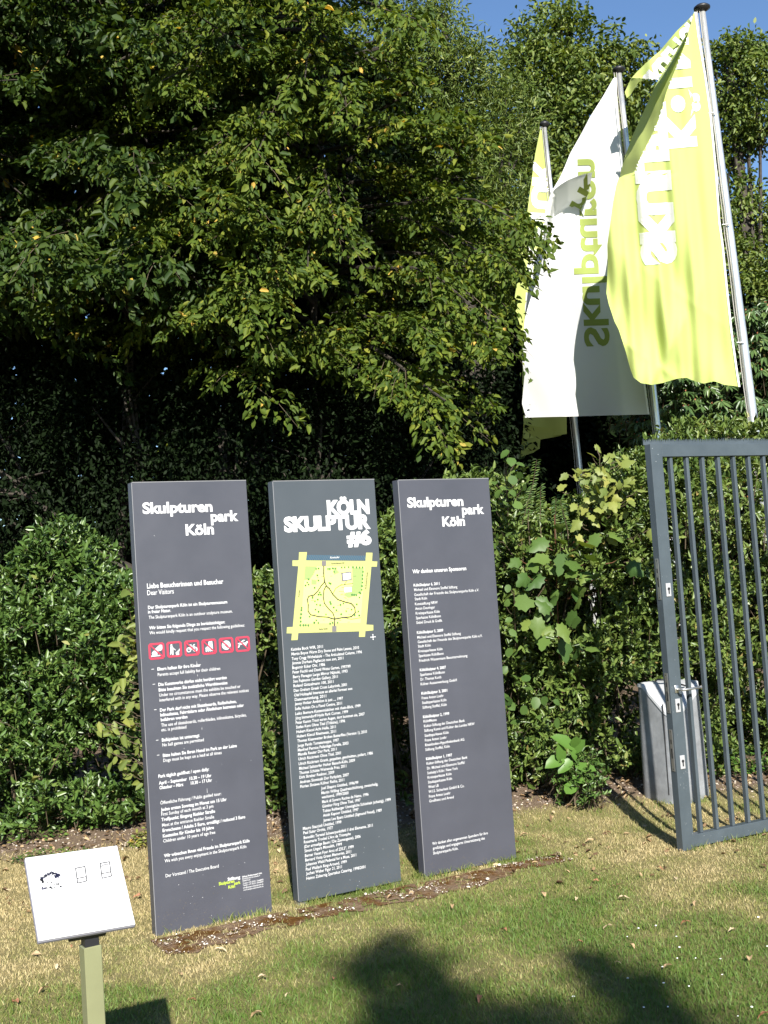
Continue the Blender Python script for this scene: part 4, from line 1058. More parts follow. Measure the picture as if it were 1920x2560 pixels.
# ================================================================== VEGETATION
def nrmz(a): return a / (np.linalg.norm(a, axis=-1, keepdims=True) + 1e-9)
OVAL_V = np.array([(0, 0, 0), (.28, .40, .17), (.66, .36, .10), (1, 0, -.13), (.66, -.36, .10), (.28, -.40, .17)])
OVAL_F = np.array([(0, 1, 2, 3), (0, 3, 4, 5)])
LANCE_V = np.array([(0, 0, 0), (.35, .34, .05), (.7, .24, .0), (1, 0, -.16), (.7, -.24, .0), (.35, -.34, .05)])
ml = [(0, .05), (-.08, .28), (.08, .36), (.12, .56), (.26, .50), (.46, .66), (.56, .46), (.66, .30), (.84, .26), (1.02, 0)]
MAPLE_V = np.array([(.36, 0, .05)] + [(a, b_, -.05 * abs(b_) - .05 * a) for a, b_ in ml] + [(a, -b_, -.05 * abs(b_) - .05 * a) for a, b_ in ml[-2::-1]])
nm_ = len(MAPLE_V) - 1
MAPLE_F = np.array([(0, 1 + i, 1 + (i + 1) % nm_) for i in range(nm_)])
ROUND_V = np.array([(0, 0, 0), (.12, .36, .04), (.5, .52, .05), (.82, .34, .0), (1.02, 0, -.1), (.82, -.34, .0), (.5, -.52, .05), (.12, -.36, .04), (.5, 0, .0)])
ROUND_F = np.array([(0, 8, 2, 1), (8, 4, 3, 2), (0, 7, 6, 8), (8, 6, 5, 4)])
KIND = {'oval': (OVAL_V, OVAL_F), 'lance': (LANCE_V, OVAL_F), 'maple': (MAPLE_V, MAPLE_F), 'round': (ROUND_V, ROUND_F)}
def leaf_mesh(name, P, D, N, L, Wd, tint, mat, parent=None, kind='oval'):
    tv, tf = KIND[kind]; n = len(P)
    D = nrmz(D); S = nrmz(np.cross(D, N)); N = np.cross(S, D)
    L = np.broadcast_to(L, (n,)); Wd = np.broadcast_to(Wd, (n,))
    curl = rng.uniform(-0.6, 2.2, n)
    V = (P[:, None] + tv[None, :, 0, None] * (L[:, None, None] * D[:, None]) + tv[None, :, 1, None] * (Wd[:, None, None] * S[:, None])
         + tv[None, :, 2, None] * ((L * curl)[:, None, None] * N[:, None]))
    Fc = (np.arange(n)[:, None, None] * len(tv) + tf[None]).reshape(-1, tf.shape[1])
    o = np_mesh(name, V.reshape(-1, 3), Fc, mat, parent, {'tint': np.repeat(np.clip(tint, 0, 1), len(tv))})
    return o
def rnd(n, s=1.0): return rng.normal(0, s, (n, 3))
DOWN = np.array([0, 0, -1.0]); UP = np.array([0, 0, 1.0])
def sprays(P0, Dr, Ln, K, up, hw=0.3, droop=0.25, lj=0.4, nj=0.62):
    """flat leafy twigs: P0 bases, Dr directions, Ln lengths -> leaf positions, directions, normals"""
    S_ = len(P0); Dr = nrmz(Dr); side = nrmz(np.cross(Dr, up)); upn = np.cross(side, Dr)
    t_ = rng.uniform(0.08, 1.0, (S_, K)); sg = np.where(rng.random((S_, K)) < .5, -1, 1)
    r = rng.random((S_, K)) ** .8 * hw * Ln[:, None] * (1.05 - .7 * t_)
    pos = (P0[:, None] + Dr[:, None] * (Ln[:, None] * t_)[..., None] + side[:, None] * (sg * r)[..., None]
           + DOWN * (droop * Ln[:, None] * (t_ ** 2 + (r / Ln[:, None]) ** 2 * 1.5))[..., None] + rng.normal(0, 0.018, (S_, K, 3)))
    ld = Dr[:, None] * .55 + side[:, None] * (sg * (.35 + .7 * r / (hw * Ln[:, None])))[..., None] + DOWN * .4 + rng.normal(0, lj, (S_, K, 3))
    nn_ = upn[:, None] + rng.normal(0, nj, (S_, K, 3))
    return pos.reshape(-1, 3), ld.reshape(-1, 3), nn_.reshape(-1, 3)
def twigs(mb, P0, Dr, Ln, droop, r=0.004, every=1):
    for p, d, l in list(zip(P0, nrmz(Dr), Ln))[::every]:
        mb.tube([p, p + d * l * .5 + DOWN * droop * l * .25, p + d * l * .95 + DOWN * droop * l * .9], [r, r * .7, r * .3], 4, cap=False)

LEAF_DK = ramp_mat('shade dimmed tree leaf', [(0, (0.014, 0.036, 0.006)), (.55, (0.033, 0.060, 0.008)), (.86, (0.080, 0.112, 0.013)), (.955, (0.16, 0.17, 0.03)), (1, (0.42, 0.30, 0.05))], .55, .30, .25)  # darkened so the left crowns look partly shaded
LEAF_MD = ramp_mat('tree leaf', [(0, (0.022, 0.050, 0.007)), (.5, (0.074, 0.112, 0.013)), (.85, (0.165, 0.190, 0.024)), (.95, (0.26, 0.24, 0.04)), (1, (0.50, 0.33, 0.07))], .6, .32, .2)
LEAF_HG = ramp_mat('hedge leaf', [(0, (0.028, 0.062, 0.013)), (.5, (0.074, 0.138, 0.027)), (.9, (0.135, 0.20, 0.045)), (1, (0.22, 0.22, 0.06))], .42, .2, .6)
LEAF_H2 = ramp_mat('privet leaf', [(0, (0.034, 0.070, 0.014)), (.5, (0.098, 0.150, 0.030)), (.9, (0.16, 0.205, 0.05)), (1, (0.26, 0.2, 0.07))], .42, .2, .5)
LEAF_BG = ramp_mat('far tree leaf', [(0, (0.035, 0.07, 0.012)), (.5, (0.10, 0.145, 0.026)), (1, (0.21, 0.245, 0.055))], .5, .3, .35)
LEAF_SHADE = ramp_mat('shade black leaf', [(0, (0.003, 0.007, 0.002)), (.7, (0.007, 0.014, 0.004)), (.97, (0.012, 0.024, 0.006)), (1, (0.05, 0.08, 0.02))], .6, .08, .08)  # near black leaf colour stands in for the deep shade under the crowns
LEAF_YL = ramp_mat('yellow leaf', [(0, (0.09, 0.13, 0.03)), (.5, (0.18, 0.215, 0.05)), (.9, (0.29, 0.28, 0.06)), (1, (0.50, 0.28, 0.08))], .5, .3, .3)
LEAF_MP = ramp_mat('maple leaf', [(0, (0.045, 0.095, 0.022)), (.6, (0.085, 0.145, 0.03)), (1, (0.14, 0.19, 0.042))], .5, .3, .35)
LEAF_BR = ramp_mat('bright green leaf', [(0, (0.05, 0.12, 0.02)), (.6, (0.09, 0.18, 0.032)), (1, (0.16, 0.23, 0.05))], .42, .3, .4)
LEAF_RH = ramp_mat('rhododendron leaf', [(0, (0.03, 0.065, 0.02)), (.7, (0.07, 0.12, 0.035)), (1, (0.13, 0.17, 0.05))], .38, .12, .5)
LEAF_DRY = ramp_mat('dead leaf', [(0, (0.08, 0.045, 0.025)), (.5, (0.22, 0.14, 0.07)), (1, (0.42, 0.31, 0.18))], .7, .15, .3)

def xmax(z):   # right hand limit of the big trees: bulges out over the flags
    return np.interp(z, [1.5, 2.6, 3.0, 3.5, 4.0, 4.5, 5.0, 5.5, 6.0, 6.5, 7.0, 9], [.55, .75, .98, 1.05, 1.22, 1.52, 1.50, 1.08, .72, .48, .22, .1])
def broadleaf(name, label, trunk_px, depth, H_, r0, nbr, zlo, zhi, reach, mat, azs, leafL, K, group, seed, kb=14, clip=None, limbs=True, low=None):
    rs_ = np.random.default_rng(seed)
    b0 = at(*trunk_px, depth); b0 = np.array([b0[0], depth, float(gz(b0[0], depth)) - .05])
    root = empty(name, b0); tag(root, label, 'tree', group)
    ph = rs_.uniform(0, 6)
    ctr = lambda z: b0 + np.array([.22 * math.sin(z * .55 + ph), .16 * math.cos(z * .7 + ph), z - b0[2]])
    mb = MB(); zs = np.linspace(b0[2], H_, 14)
    mb.tube([ctr(z) - b0 for z in zs], [r0 * (1 - .8 * (z / H_)) + (.05 if z < .3 else 0) for z in zs], 10)
    mb.build('trunk', M_BARK, root, smooth=True)
    P0, Dr, Ln = [], [], []; mb = MB()
    for k in range(nbr):
        z0 = rs_.uniform(zlo, zhi); az = R(rs_.uniform(*azs)); rch = reach * rs_.uniform(.75, 1.1) * (1 - .35 * max(0, (z0 - 6.5) / 3))
        d = np.array([math.sin(az), -math.cos(az), 0]); rise = rs_.uniform(.1, .7); dr_ = rs_.uniform(.5, 1.25)
        s = ctr(z0); pts = []
        for j in range(7):
            t_ = j / 6; pts.append(s + d * rch * t_ + UP * (rise * t_ - dr_ * t_ * t_) + np.array([0, 0, .05 * math.sin(t_ * 9 + k)]))
        vis = [p for p in pts if (clip is None or p[0] < clip(p[2]) - .1) and (low is None or p[2] > low(p[0], p[1]) + .15)]
        if len(vis) > 2: mb.tube([p - b0 for p in vis], list(np.linspace(.024, .005, 7))[:len(vis)], 5, cap=False)
        for j in range(kb):
            t_ = rs_.uniform(.25, 1.0); q = t_ * 6; a = int(min(5, q)); p = pts[a] + (pts[a + 1] - pts[a]) * (q - a)
            tan = nrmz(pts[a + 1] - pts[a]); sd = np.cross(tan, UP); w = rs_.uniform(-1, 1)
            P0.append(p + rs_.normal(0, .04, 3)); Dr.append(tan * (.5 + .5 * t_) + sd * w * 1.1 + UP * rs_.uniform(-.25, .3)); Ln.append(rs_.uniform(.32, .72))
    mb.build('branches', M_BARK, root)
    P0, Dr, Ln = np.array(P0), np.array(Dr), np.array(Ln)
    if clip is not None:
        tipz = P0[:, 2]; kk = P0[:, 0] + nrmz(Dr)[:, 0] * Ln * .8 < clip(tipz) + .10 * np.sin(tipz * 7) + .06
        P0, Dr, Ln = P0[kk], Dr[kk], Ln[kk]
    if low is not None:
        kk = P0[:, 2] > low(P0[:, 0], P0[:, 1]) + rs_.normal(0, .12, len(P0)) - (rs_.random(len(P0)) < .12) * rs_.uniform(0, 1.3, len(P0)); P0, Dr, Ln = P0[kk], Dr[kk], Ln[kk]
    upv = nrmz(UP + np.array([0.05, -.45, 0]) + rs_.normal(0, .22, (len(P0), 3)))
    pos, ld, nn_ = sprays(P0, Dr, Ln, K, upv)
    if clip is not None:
        kk = pos[:, 0] < clip(pos[:, 2]) + .12 * np.sin(pos[:, 2] * 7) + .3; pos, ld, nn_ = pos[kk], ld[kk], nn_[kk]
    n = len(pos); tint = rs_.beta(2.2, 2.6, n) * .9 + (rs_.random(n) < .008) * .6
    # warm patches of turning leaves
    tint = tint + .22 * (fbm(pos[:, 0] * 1.3, pos[:, 2] * 1.3, .5, seed) > .72)
    LL = leafL * rs_.uniform(.45, 1.45, n)
    leaf_mesh('crown', pos - b0, ld, nn_, LL, LL * rs_.uniform(.46, .68, n), tint, mat, root)
    mb = MB(); twigs(mb, P0 - b0, Dr, Ln, .25, .0035, 2); mb.build('twigs', M_TWIG, root)['kind'] = 'stuff'
    return root
TG = 'broadleaf trees behind the signs'
lowL = lambda x, y: np.interp(x, [-4, -2.4, -1.6, -.8, -.3, .1, .5, 1.4], [4.5, 4.15, 4.0, 3.75, 3.45, 3.1, 2.75, 2.6])
broadleaf('broadleaf_tree', 'large green broadleaf tree on the left, leaf colour darkened for shade, its layered branches overhanging the signs', (300, 1200), 11.4, 9.5, .07, 82, 3.9, 9.0, 2.5, LEAF_DK, (-105, 95), .076, 54, TG, 5, clip=xmax, low=lowL)
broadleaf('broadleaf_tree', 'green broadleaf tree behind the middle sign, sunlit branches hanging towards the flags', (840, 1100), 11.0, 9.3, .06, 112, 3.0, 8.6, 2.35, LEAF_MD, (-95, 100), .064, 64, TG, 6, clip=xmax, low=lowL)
broadleaf('broadleaf_tree', 'slim broadleaf tree at the far left edge, crown colour darkened for shade', (-420, 1200), 10.6, 9.5, .12, 60, 4.0, 9.0, 2.4, LEAF_DK, (-60, 110), .088, 44, TG, 7, low=lowL)

# loose leaves inside and behind the crowns, coloured near black as shade
def cloud(name, label, cat, n, box, lobes, leafL, mat, group=None, kind='oval', seed=1, trunk=True, yb=None, ratio=.58, cl=90, sig=.22, up=.6, mask=None, tmul=1.0):
    """a crown of leaf clusters inside ellipsoidal lobes [(cx,cy,cz,rx,ry,rz)]"""
    rs_ = np.random.default_rng(seed)
    cx, cy, cz = [np.mean([l[i] for l in lobes]) for i in range(3)]
    b0 = np.array([cx, cy, float(gz(cx, cy)) - .05]); root = empty(name, b0); tag(root, label, cat, group)
    nc = n // cl; vol = np.array([l[3] * l[4] * l[5] for l in lobes]) ** .67; vol /= vol.sum()
    li = rs_.choice(len(lobes), nc, p=vol); L_ = np.array(lobes)[li]
    d = nrmz(rs_.normal(0, 1, (nc, 3))); rr_ = rs_.uniform(.45, 1.0, nc) ** .5
    C_ = L_[:, :3] + d * L_[:, 3:] * rr_[:, None]
    out = d
    P = (C_[:, None] + np.clip(rs_.normal(0, 1, (nc, cl, 3)), -1.7, 1.7) * np.array([sig, sig, sig * .55])).reshape(-1, 3)
    O = np.repeat(out, cl, 0)
    if mask is not None: kk = mask(P); P, O = P[kk], O[kk]
    ld = O * .5 + DOWN * .35 + rs_.normal(0, .6, P.shape); nn_ = UP * up + O * .5 + rs_.normal(0, .45, P.shape)
    kk = P[:, 2] > gz(P[:, 0], P[:, 1]) + .02
    P, ld, nn_ = P[kk], ld[kk], nn_[kk]
    LL = leafL * rs_.uniform(.6, 1.25, len(P)); tt = rs_.beta(2, 2.4, len(P)) * tmul
    tt += .25 * (fbm(P[:, 0], P[:, 2], .8, seed) - .5)
    if trunk:
        mb = MB(); zt = max(l[2] for l in lobes)
        mb.tube([(0, 0, 0), (.05, 0, (zt - b0[2]) * .5), (0, 0.05, zt - b0[2])], [.16, .11, .04], 8); mb.build('trunk', M_BARK, root, smooth=True)
        mb = MB()
        for l in lobes:
            c = np.array(l[:3]) - b0; s = np.array([0, 0, c[2] * .45])
            mb.tube([s, s + (c - s) * .5 + np.array([0, 0, -.15]), c], [.06, .04, .015], 5)
            for _ in range(7):
                e = c + nrmz(rs_.normal(0, 1, 3)) * np.array(l[3:]) * .85; mb.tube([c * .8 + s * .2, (c + e) / 2 + rs_.normal(0, .05, 3), e], [.02, .012, .005], 4, cap=False)
        mb.build('branches', M_BARK, root)
    leaf_mesh('crown' if trunk else 'foliage', P - b0, ld, nn_, LL, LL * ratio, tt, mat, root, kind)
    return root
cloud('understorey_tree', 'dense yew like tree behind the left sign, shade put into its near black leaves', 'tree', 60000, None,
      [(-4.2, 12.6, 2.6, 1.9, .8, 2.8), (-2.2, 12.9, 2.8, 1.7, .8, 3.0), (-.4, 12.9, 2.9, 1.5, .8, 3.0)], .075, LEAF_SHADE, TG, seed=21, sig=.26)
cloud('understorey_tree', 'evergreen tree between the middle sign and the flags, shade put into its near black leaves', 'tree', 52000, None,
      [(.6, 13.4, 2.6, 1.0, .5, 2.9), (2.6, 15.6, 2.2, 1.7, .8, 2.5), (-.5, 12.4, 5.2, 1.0, .5, 2.2), (-2.5, 12.2, 6.6, 2.2, .7, 2.2)], .07, LEAF_SHADE, TG, seed=22, sig=.26)

cloud('understorey_tree', 'low hanging foliage coloured near black as deep shade above the left and middle signs', 'tree', 30000, None,
      [(-3.6, 10.6, 2.9, .9, .4, 1.1), (-2.4, 10.7, 3.1, .9, .4, 1.1), (-1.3, 10.6, 3.0, .9, .4, 1.0), (-.4, 10.5, 2.7, .7, .4, .9), (.5, 10.4, 2.4, .6, .4, .7)], .055, LEAF_SHADE, TG, seed=23, sig=.2, cl=60)
# ---- hedges: shoots with whorled leaves on a bumpy front and top
def hedge(name, label, x0, x1, yf, depth, top, nsh, K, leafL, ratio, mat, seed, layers=.35, z0=.05, holes=True, group=None, kind='oval', shoot=.16, recess=(), cat='hedge', tb=0.0, stems=True, gap=None):
    rs_ = np.random.default_rng(seed)
    ph = rs_.uniform(0, 50)
    xm = (x0 + x1) / 2; ym = yf(np.array([xm]))[0] + depth / 2
    b0 = np.array([xm, ym, float(gz(xm, ym))]); root = empty(name, b0); tag(root, label, cat, group)
    xs = rs_.uniform(x0, x1, nsh); tp = top(xs); zs = z0 + (tp - z0) * rs_.random(nsh) ** .9
    lay = rs_.exponential(layers, nsh)
    bump = .75 * (fbm(xs + ph, zs, .5, seed) - .5) + .30 * (fbm(xs + ph, zs, .17, seed + 3) - .5)
    edge = np.clip((zs - (tp - .35)) / .35, 0, 1) ** 2 * .3 + np.clip((.3 - zs) / .3, 0, 1) ** 2 * .25
    ys = yf(xs) + bump + edge + np.minimum(lay, depth)
    # top surface shoots
    m_ = rs_.random(nsh) < .22
    zs[m_] = tp[m_] - rs_.exponential(.06, m_.sum()) + .2 * (fbm(xs[m_] + ph, ys[m_], .3, seed + 7) - .5); ys[m_] = yf(xs[m_]) + rs_.uniform(.1, depth, m_.sum())
    P0 = np.stack([xs, ys, zs + .0], 1)
    kk_ = (fbm(xs + ph * 1.7, zs, .33, seed + 11) > .36 + .12 * (lay < .1)) | (not holes) | (lay > .32); P0 = P0[kk_]
    for (gx_, gz_, rx_, rz_, dp) in recess:
        m2 = ((P0[:, 0] - gx_) / rx_) ** 2 + ((P0[:, 2] - gz_) / rz_) ** 2 < 1 + rs_.normal(0, .25, len(P0)); P0 = P0[~(m2 & (rs_.random(len(P0)) < .35))]
        m2 = ((P0[:, 0] - gx_) / rx_) ** 2 + ((P0[:, 2] - gz_) / rz_) ** 2 < 1; P0[m2, 1] += dp
    nsh = len(P0)
    P0[:, 2] = np.maximum(P0[:, 2], gz(P0[:, 0], P0[:, 1]) + .03)
    ax = nrmz(np.array([0.0, -.75, .55]) + rs_.normal(0, .42, (nsh, 3)))
    t_ = rs_.uniform(0.1, 1, (nsh, K)); an = rs_.uniform(0, 2 * math.pi, (nsh, K))
    a1 = nrmz(np.cross(ax, rs_.normal(0, 1, (nsh, 3)))); a2 = np.cross(ax, a1)
    rad = a1[:, None] * np.cos(an)[..., None] + a2[:, None] * np.sin(an)[..., None]
    sl_ = shoot * rs_.uniform(.6, 1.3, nsh)
    pos = P0[:, None] + ax[:, None] * (sl_[:, None] * t_)[..., None]
    ld = rad * (.95 - .45 * t_)[..., None] + ax[:, None] * (.25 + .75 * t_)[..., None] + rs_.normal(0, .2, pos.shape) + UP * .1
    nn_ = ax[:, None] * .9 - rad * .35 + UP * .3 + rs_.normal(0, .3, pos.shape)
    pos, ld, nn_ = pos.reshape(-1, 3), ld.reshape(-1, 3), nn_.reshape(-1, 3)
    n = len(pos); LL = leafL * rs_.uniform(.55, 1.3, n)
    tint = rs_.beta(2.2, 2.2, n) * .9 + tb + .25 * np.repeat(rs_.random(nsh) - .5, K) + (rs_.random(n) < .006) * .6
    leaf_mesh('foliage', pos - b0, ld, nn_, LL, LL * ratio, tint, mat, root, kind)
    mb = MB(); idx = rs_.choice(nsh, min(nsh, 900), replace=False)
    for i in idx: mb.tube([P0[i] - b0 - ax[i] * .12 + DOWN * .04, P0[i] - b0, P0[i] - b0 + ax[i] * sl_[i] * .9], [.0035, .003, .0015], 4, cap=False)
    if stems:
        for _ in range(int((x1 - x0) * 7)):
            x = rs_.uniform(x0, x1); y = float(yf(np.array([x]))[0]) + rs_.uniform(.15, depth); h_ = float(top(np.array([x]))[0]) * rs_.uniform(.6, .9)
            mb.tube([(x - b0[0], y - b0[1], -.1), (x - b0[0] + rs_.normal(0, .08), y - b0[1] + rs_.normal(0, .08), h_ * .5), (x - b0[0] + rs_.normal(0, .2), y - b0[1] + rs_.normal(0, .12), h_)], [.014, .010, .004], 5, cap=False)
    mb.build('stems', M_TWIG, root)['kind'] = 'stuff'
    return root
yfL = lambda x: 7.72 + 0 * x
hedge('laurel_hedge', 'glossy dark green hedge left of the first sign, rising to a point', -3.3, -1.55, yfL, .9,
      lambda x: np.interp(x, [-3.3, -2.75, -2.55, -2.42, -2.3, -2.2, -2.05, -1.95, -1.7, -1.5], [1.5, 1.66, 1.72, 1.98, 2.0, 2.08, 1.80, 1.70, 1.58, 1.42]), 5800, 11, .056, .44, LEAF_HG, 31, recess=((-2.75, .35, .3, .15, .6), (-2.0, .45, .3, .13, .6), (-2.3, 1.3, .25, .12, .5)), group='hedges behind the signs')
hedge('box_hedge', 'small leaved green hedge filling the gaps between the signs', -1.6, 0.95, lambda x: 7.85 + 0 * x, 1.0,
      lambda x: np.interp(x, [-1.6, -1.0, -.6, -.2, .1, .5, .95], [1.5, 1.55, 1.7, 1.8, 2.0, 2.2, 2.2]), 6000, 9, .054, .46, LEAF_H2, 32, recess=((.05, .5, .3, .35, .8), (-.8, .9, .2, .25, .7)), group='hedges behind the signs')
hedge('privet_hedge', 'bushy small leaved hedge between the sponsor sign and the gate', .78, 2.35, lambda x: 8.02 + .02 * x, 1.0,
      lambda x: np.interp(x, [.8, 1.1, 1.45, 1.6, 2.0, 2.4], [2.1, 2.0, 1.95, 2.2, 2.35, 2.4]), 6800, 9, .052, .46, LEAF_H2, 33, recess=((1.22, 1.30, .34, .20, .75), (1.62, .55, .22, .22, .7), (.95, .95, .14, .25, .6), (1.05, 1.9, .2, .12, .5)), group='hedges behind the signs', tb=.05)
hedge('privet_hedge', 'bushy small leaved hedge seen through the bars of the gate', 2.2, 4.3, lambda x: 8.25 + .05 * x, 1.0,
      lambda x: np.interp(x, [2.2, 2.8, 3.4, 4.2], [2.52, 2.5, 2.48, 2.45]), 6800, 9, .052, .42, LEAF_H2, 34, group='hedges behind the signs', tb=.1)

hedge('shade_backdrop_hedge', 'tall hedge added as a near black backdrop of shade behind the trees', -7.5, 7.5, lambda x: np.interp(x, [-8, .3, 1.3, 8], [12.9, 13.1, 15.2, 15.4]), .9,
      lambda x: np.interp(x, [-8, -1, 0.3, 1.0, 1.6, 2.4, 8], [8.6, 8.4, 7.2, 6.2, 5.3, 4.8, 4.6]), 30000, 9, .15, .5, LEAF_SHADE, 35, layers=.3, holes=False, shoot=.3, stems=False)  # added backdrop that blocks the sky; its leaf colour carries the shade
# ---- rhododendron behind the gate: drooping whorls
def rhodo():
    rs_ = np.random.default_rng(41)
    root = empty('rhododendron_bush', (3.9, 12.9, 0)); tag(root, 'rhododendron bush with drooping leaf whorls above the gate', 'bush')
    b0 = np.array([3.9, 12.9, 0.0]); n = 1300; K = 11
    x = rs_.uniform(2.7, 5.6, n); z = 2.2 + 2.6 * rs_.random(n); y = 12.6 + rs_.exponential(.3, n) + .35 * (fbm(x, z, .6, 4) - .5) + .2 * np.clip(z - 3.6, 0, 1)
    kk = z < 4.15 + .5 * (vnoise(x, x * 0, .5, 8) - .5) + .42 * np.clip(x - 3.7, 0, 1); P0 = np.stack([x, y, z], 1)[kk]; n = len(P0)
    an = (np.arange(K)[None] / K * 2 * math.pi + rs_.uniform(0, 6, n)[:, None]) + rs_.normal(0, .15, (n, K))
    ax = nrmz(np.array([0, -.4, .8]) + rs_.normal(0, .25, (n, 3))); a1 = nrmz(np.cross(ax, np.array([1, .2, .1]))); a2 = np.cross(ax, a1)
    rad = a1[:, None] * np.cos(an)[..., None] + a2[:, None] * np.sin(an)[..., None]
    ld = rad + DOWN * rs_.uniform(.3, .9, (n, K, 1)); pos = P0[:, None] + rad * .012 + 0 * ld; nn_ = ax[:, None] + rad * .25 + rs_.normal(0, .15, pos.shape)
    LL = rs_.uniform(.09, .14, n * K)
    leaf_mesh('foliage', pos.reshape(-1, 3) - b0, ld.reshape(-1, 3), nn_.reshape(-1, 3), LL, LL * .42, rs_.beta(2, 2, n * K), LEAF_RH, root, 'lance')
    leaf_mesh('buds', P0 - b0, ax, a1, np.full(n, .022), np.full(n, .02), rs_.random(n), pmat('reddish bud', (.32, .12, .06), .6), root)['kind'] = 'stuff'
    mb = MB()
    for i in range(0, n, 2): mb.tube([P0[i] - b0 - ax[i] * .22 + np.array([0, .1, -.05]), P0[i] - b0], [.006, .004], 4, cap=False)
    mb.build('stems', M_TWIG, root)
rhodo()

# ---- far trees against the sky
FG = 'tall trees far behind the flags'
def hit(x, y, d): p = at(x, y, d); return (p[0], d, p[2])
def lobes(lst): return [(*hit(x, y, d), rx_, ry_, rz_) for x, y, d, rx_, ry_, rz_ in lst]
cloud('tall_tree', 'tall leafy tree behind the white flag, crown reaching into the blue sky', 'tree', 60000, None,
      lobes([(1400, 170, 17, .9, .8, .8), (1330, 260, 17, .9, .8, .9), (1480, 240, 17.4, .8, .8, .8), (1400, 400, 17, 1.2, .9, 1.0), (1300, 560, 17, 1.2, .9, 1.2), (1520, 480, 17.6, 1.1, .9, 1.2), (1600, 330, 17.8, .7, .7, .8), (1450, 700, 17, 1.5, .9, 1.3), (1380, 70, 17.2, .45, .45, .35), (1555, 150, 17.2, .42, .4, .25), (1640, 640, 17.4, 1.0, .8, 1.4), (1300, 900, 17, 1.6, .9, 1.2)]), .085, LEAF_BG, FG, seed=51, sig=.15, cl=60)
cloud('tall_tree', 'loose crowned tree at the right edge with sky showing through', 'tree', 30000, None,
      lobes([(1820, 200, 18, .65, .7, .65), (1900, 230, 18, .6, .7, .8), (1830, 330, 18.3, .42, .7, .5), (1800, 470, 18, .45, .6, .7), (1940, 640, 18, .45, .6, .8), (1880, 560, 18.6, .5, .6, .5), (1860, 760, 18, .7, .7, .6), (1950, 820, 18, .8, .7, .9), (1780, 700, 18, .5, .7, .9), (1830, 950, 18, 1.4, .8, .8), (1860, 130, 18, .25, .3, .25)]), .085, LEAF_BG, FG, seed=52, sig=.15, cl=60)
cloud('tall_tree', 'soft willow like crown above the middle sign at the top of the picture', 'tree', 34000, None,
      lobes([(1090, 150, 14.5, .5, .6, .7), (1180, 260, 14.5, .55, .6, .9), (1040, 250, 14.5, .8, .6, 1.0), (1250, 380, 14.5, .5, .6, .9), (1100, 480, 14.4, .9, .6, 1.1), (980, 40, 14.5, .7, .6, .7), (1260, 620, 14.6, .5, .6, .9)]), .085, LEAF_BG, FG, seed=53, sig=.17, cl=50, kind='lance', ratio=.32, up=.1)

# ---- individual plants
def small_plant(name, label, cat, pts, leafL, ratio, mat, kind, seed, stem_to, face=(0, -.8, .5), jit=.3, dirs=(0, -.3, -.5), dj=.6, tint=None, group=None, stemcol=None, pet=.05):
    """leaves at world points, each on a stalk from the stem"""
    rs_ = np.random.default_rng(seed); pts = np.array(pts, float); n = len(pts)
    b0 = np.array(stem_to, float); root = empty(name, b0); tag(root, label, cat, group)
    N_ = nrmz(np.array(face) + rs_.normal(0, jit, (n, 3))); D_ = nrmz(np.array(dirs) + rs_.normal(0, dj, (n, 3)))
    LL = leafL * rs_.uniform(.75, 1.2, n)
    leaf_mesh('foliage', pts - b0, D_, N_, LL, LL * ratio, rs_.random(n) if tint is None else np.full(n, tint) + rs_.normal(0, .15, n), mat, root, kind)
    mb = MB(); zt = pts[:, 2].max()
    cx = pts[:, 0].mean(); cy = pts[:, 1].mean() + .06
    stem = [np.array([0, 0, -.03]), np.array([(cx - b0[0]) * .6, (cy - b0[1]) * .3, (zt - b0[2]) * .5]), np.array([cx - b0[0], cy - b0[1], (zt - b0[2]) * .97])]
    mb.tube(stem, [.007, .005, .003], 6)
    for p in pts - b0:
        t_ = np.clip((p[2] - .06) / max(.1, stem[2][2]), 0, 1); a = stem[0] + (stem[1] - stem[0]) * min(1, t_ * 2) if t_ < .5 else stem[1] + (stem[2] - stem[1]) * (t_ * 2 - 1)
        a = p + (a - p) * min(1, .10 / (np.linalg.norm(a - p) + 1e-6)) + np.array([0, 0, -.02])
        mb.tube([a, (a + p) / 2 + np.array([0, 0, -.01]), p], [.0035, .003, .002], 4, cap=False)
    mb.build('stems', stemcol or M_TWIG, root)
    return root
def blob_pts(cpx, d, n, sx_, sz_, sy_=.12, seed=0):
    rs_ = np.random.default_rng(seed); c = at(*cpx, d)
    return c + rs_.normal(0, 1, (n, 3)) * np.array([sx_, sy_, sz_])
# green sycamore sapling between sponsor sign and gate
pp = [at(x, y, 7.75 + random.uniform(-.08, .1)) for x, y in ((1372, 1395), (1330, 1400), (1412, 1385), (1345, 1350), (1390, 1350), (1300, 1400), (1420, 1430), (1355, 1440), (1460, 1430), (1500, 1440), (1435, 1485), (1430, 1470), (1375, 1530), (1345, 1545), (1400, 1560), (1430, 1560), (1360, 1590), (1450, 1360), (1500, 1340), (1400, 1310), (1530, 1330), (1320, 1440), (1390, 1490), (1570, 1410), (1475, 1400), (1340, 1500), (1410, 1600), (1465, 1620))]
pp += [p + np.array([random.gauss(0, .09), random.uniform(.02, .2), random.gauss(0, .09)]) for p in pp for _ in range(1)]
small_plant('sycamore_sapling', 'young sycamore with large green lobed leaves beside the sponsor sign', 'sapling', pp, .135, .62, LEAF_MP, 'maple', 61, (1.18, 8.35, .08), jit=.5, stemcol=pmat('red stalk', (.12, .05, .025), .6))
pp = [at(1430 + random.gauss(75, 48), 1220 + random.gauss(0, 52), 7.80 + random.uniform(-.1, .15)) for _ in range(85)]
small_plant('yellow_maple', 'young maple with bright yellow green autumn leaves left of the gate', 'sapling', pp, .085, .62, LEAF_YL, 'maple', 62, (1.45, 8.35, .1), jit=.35, tint=.45)
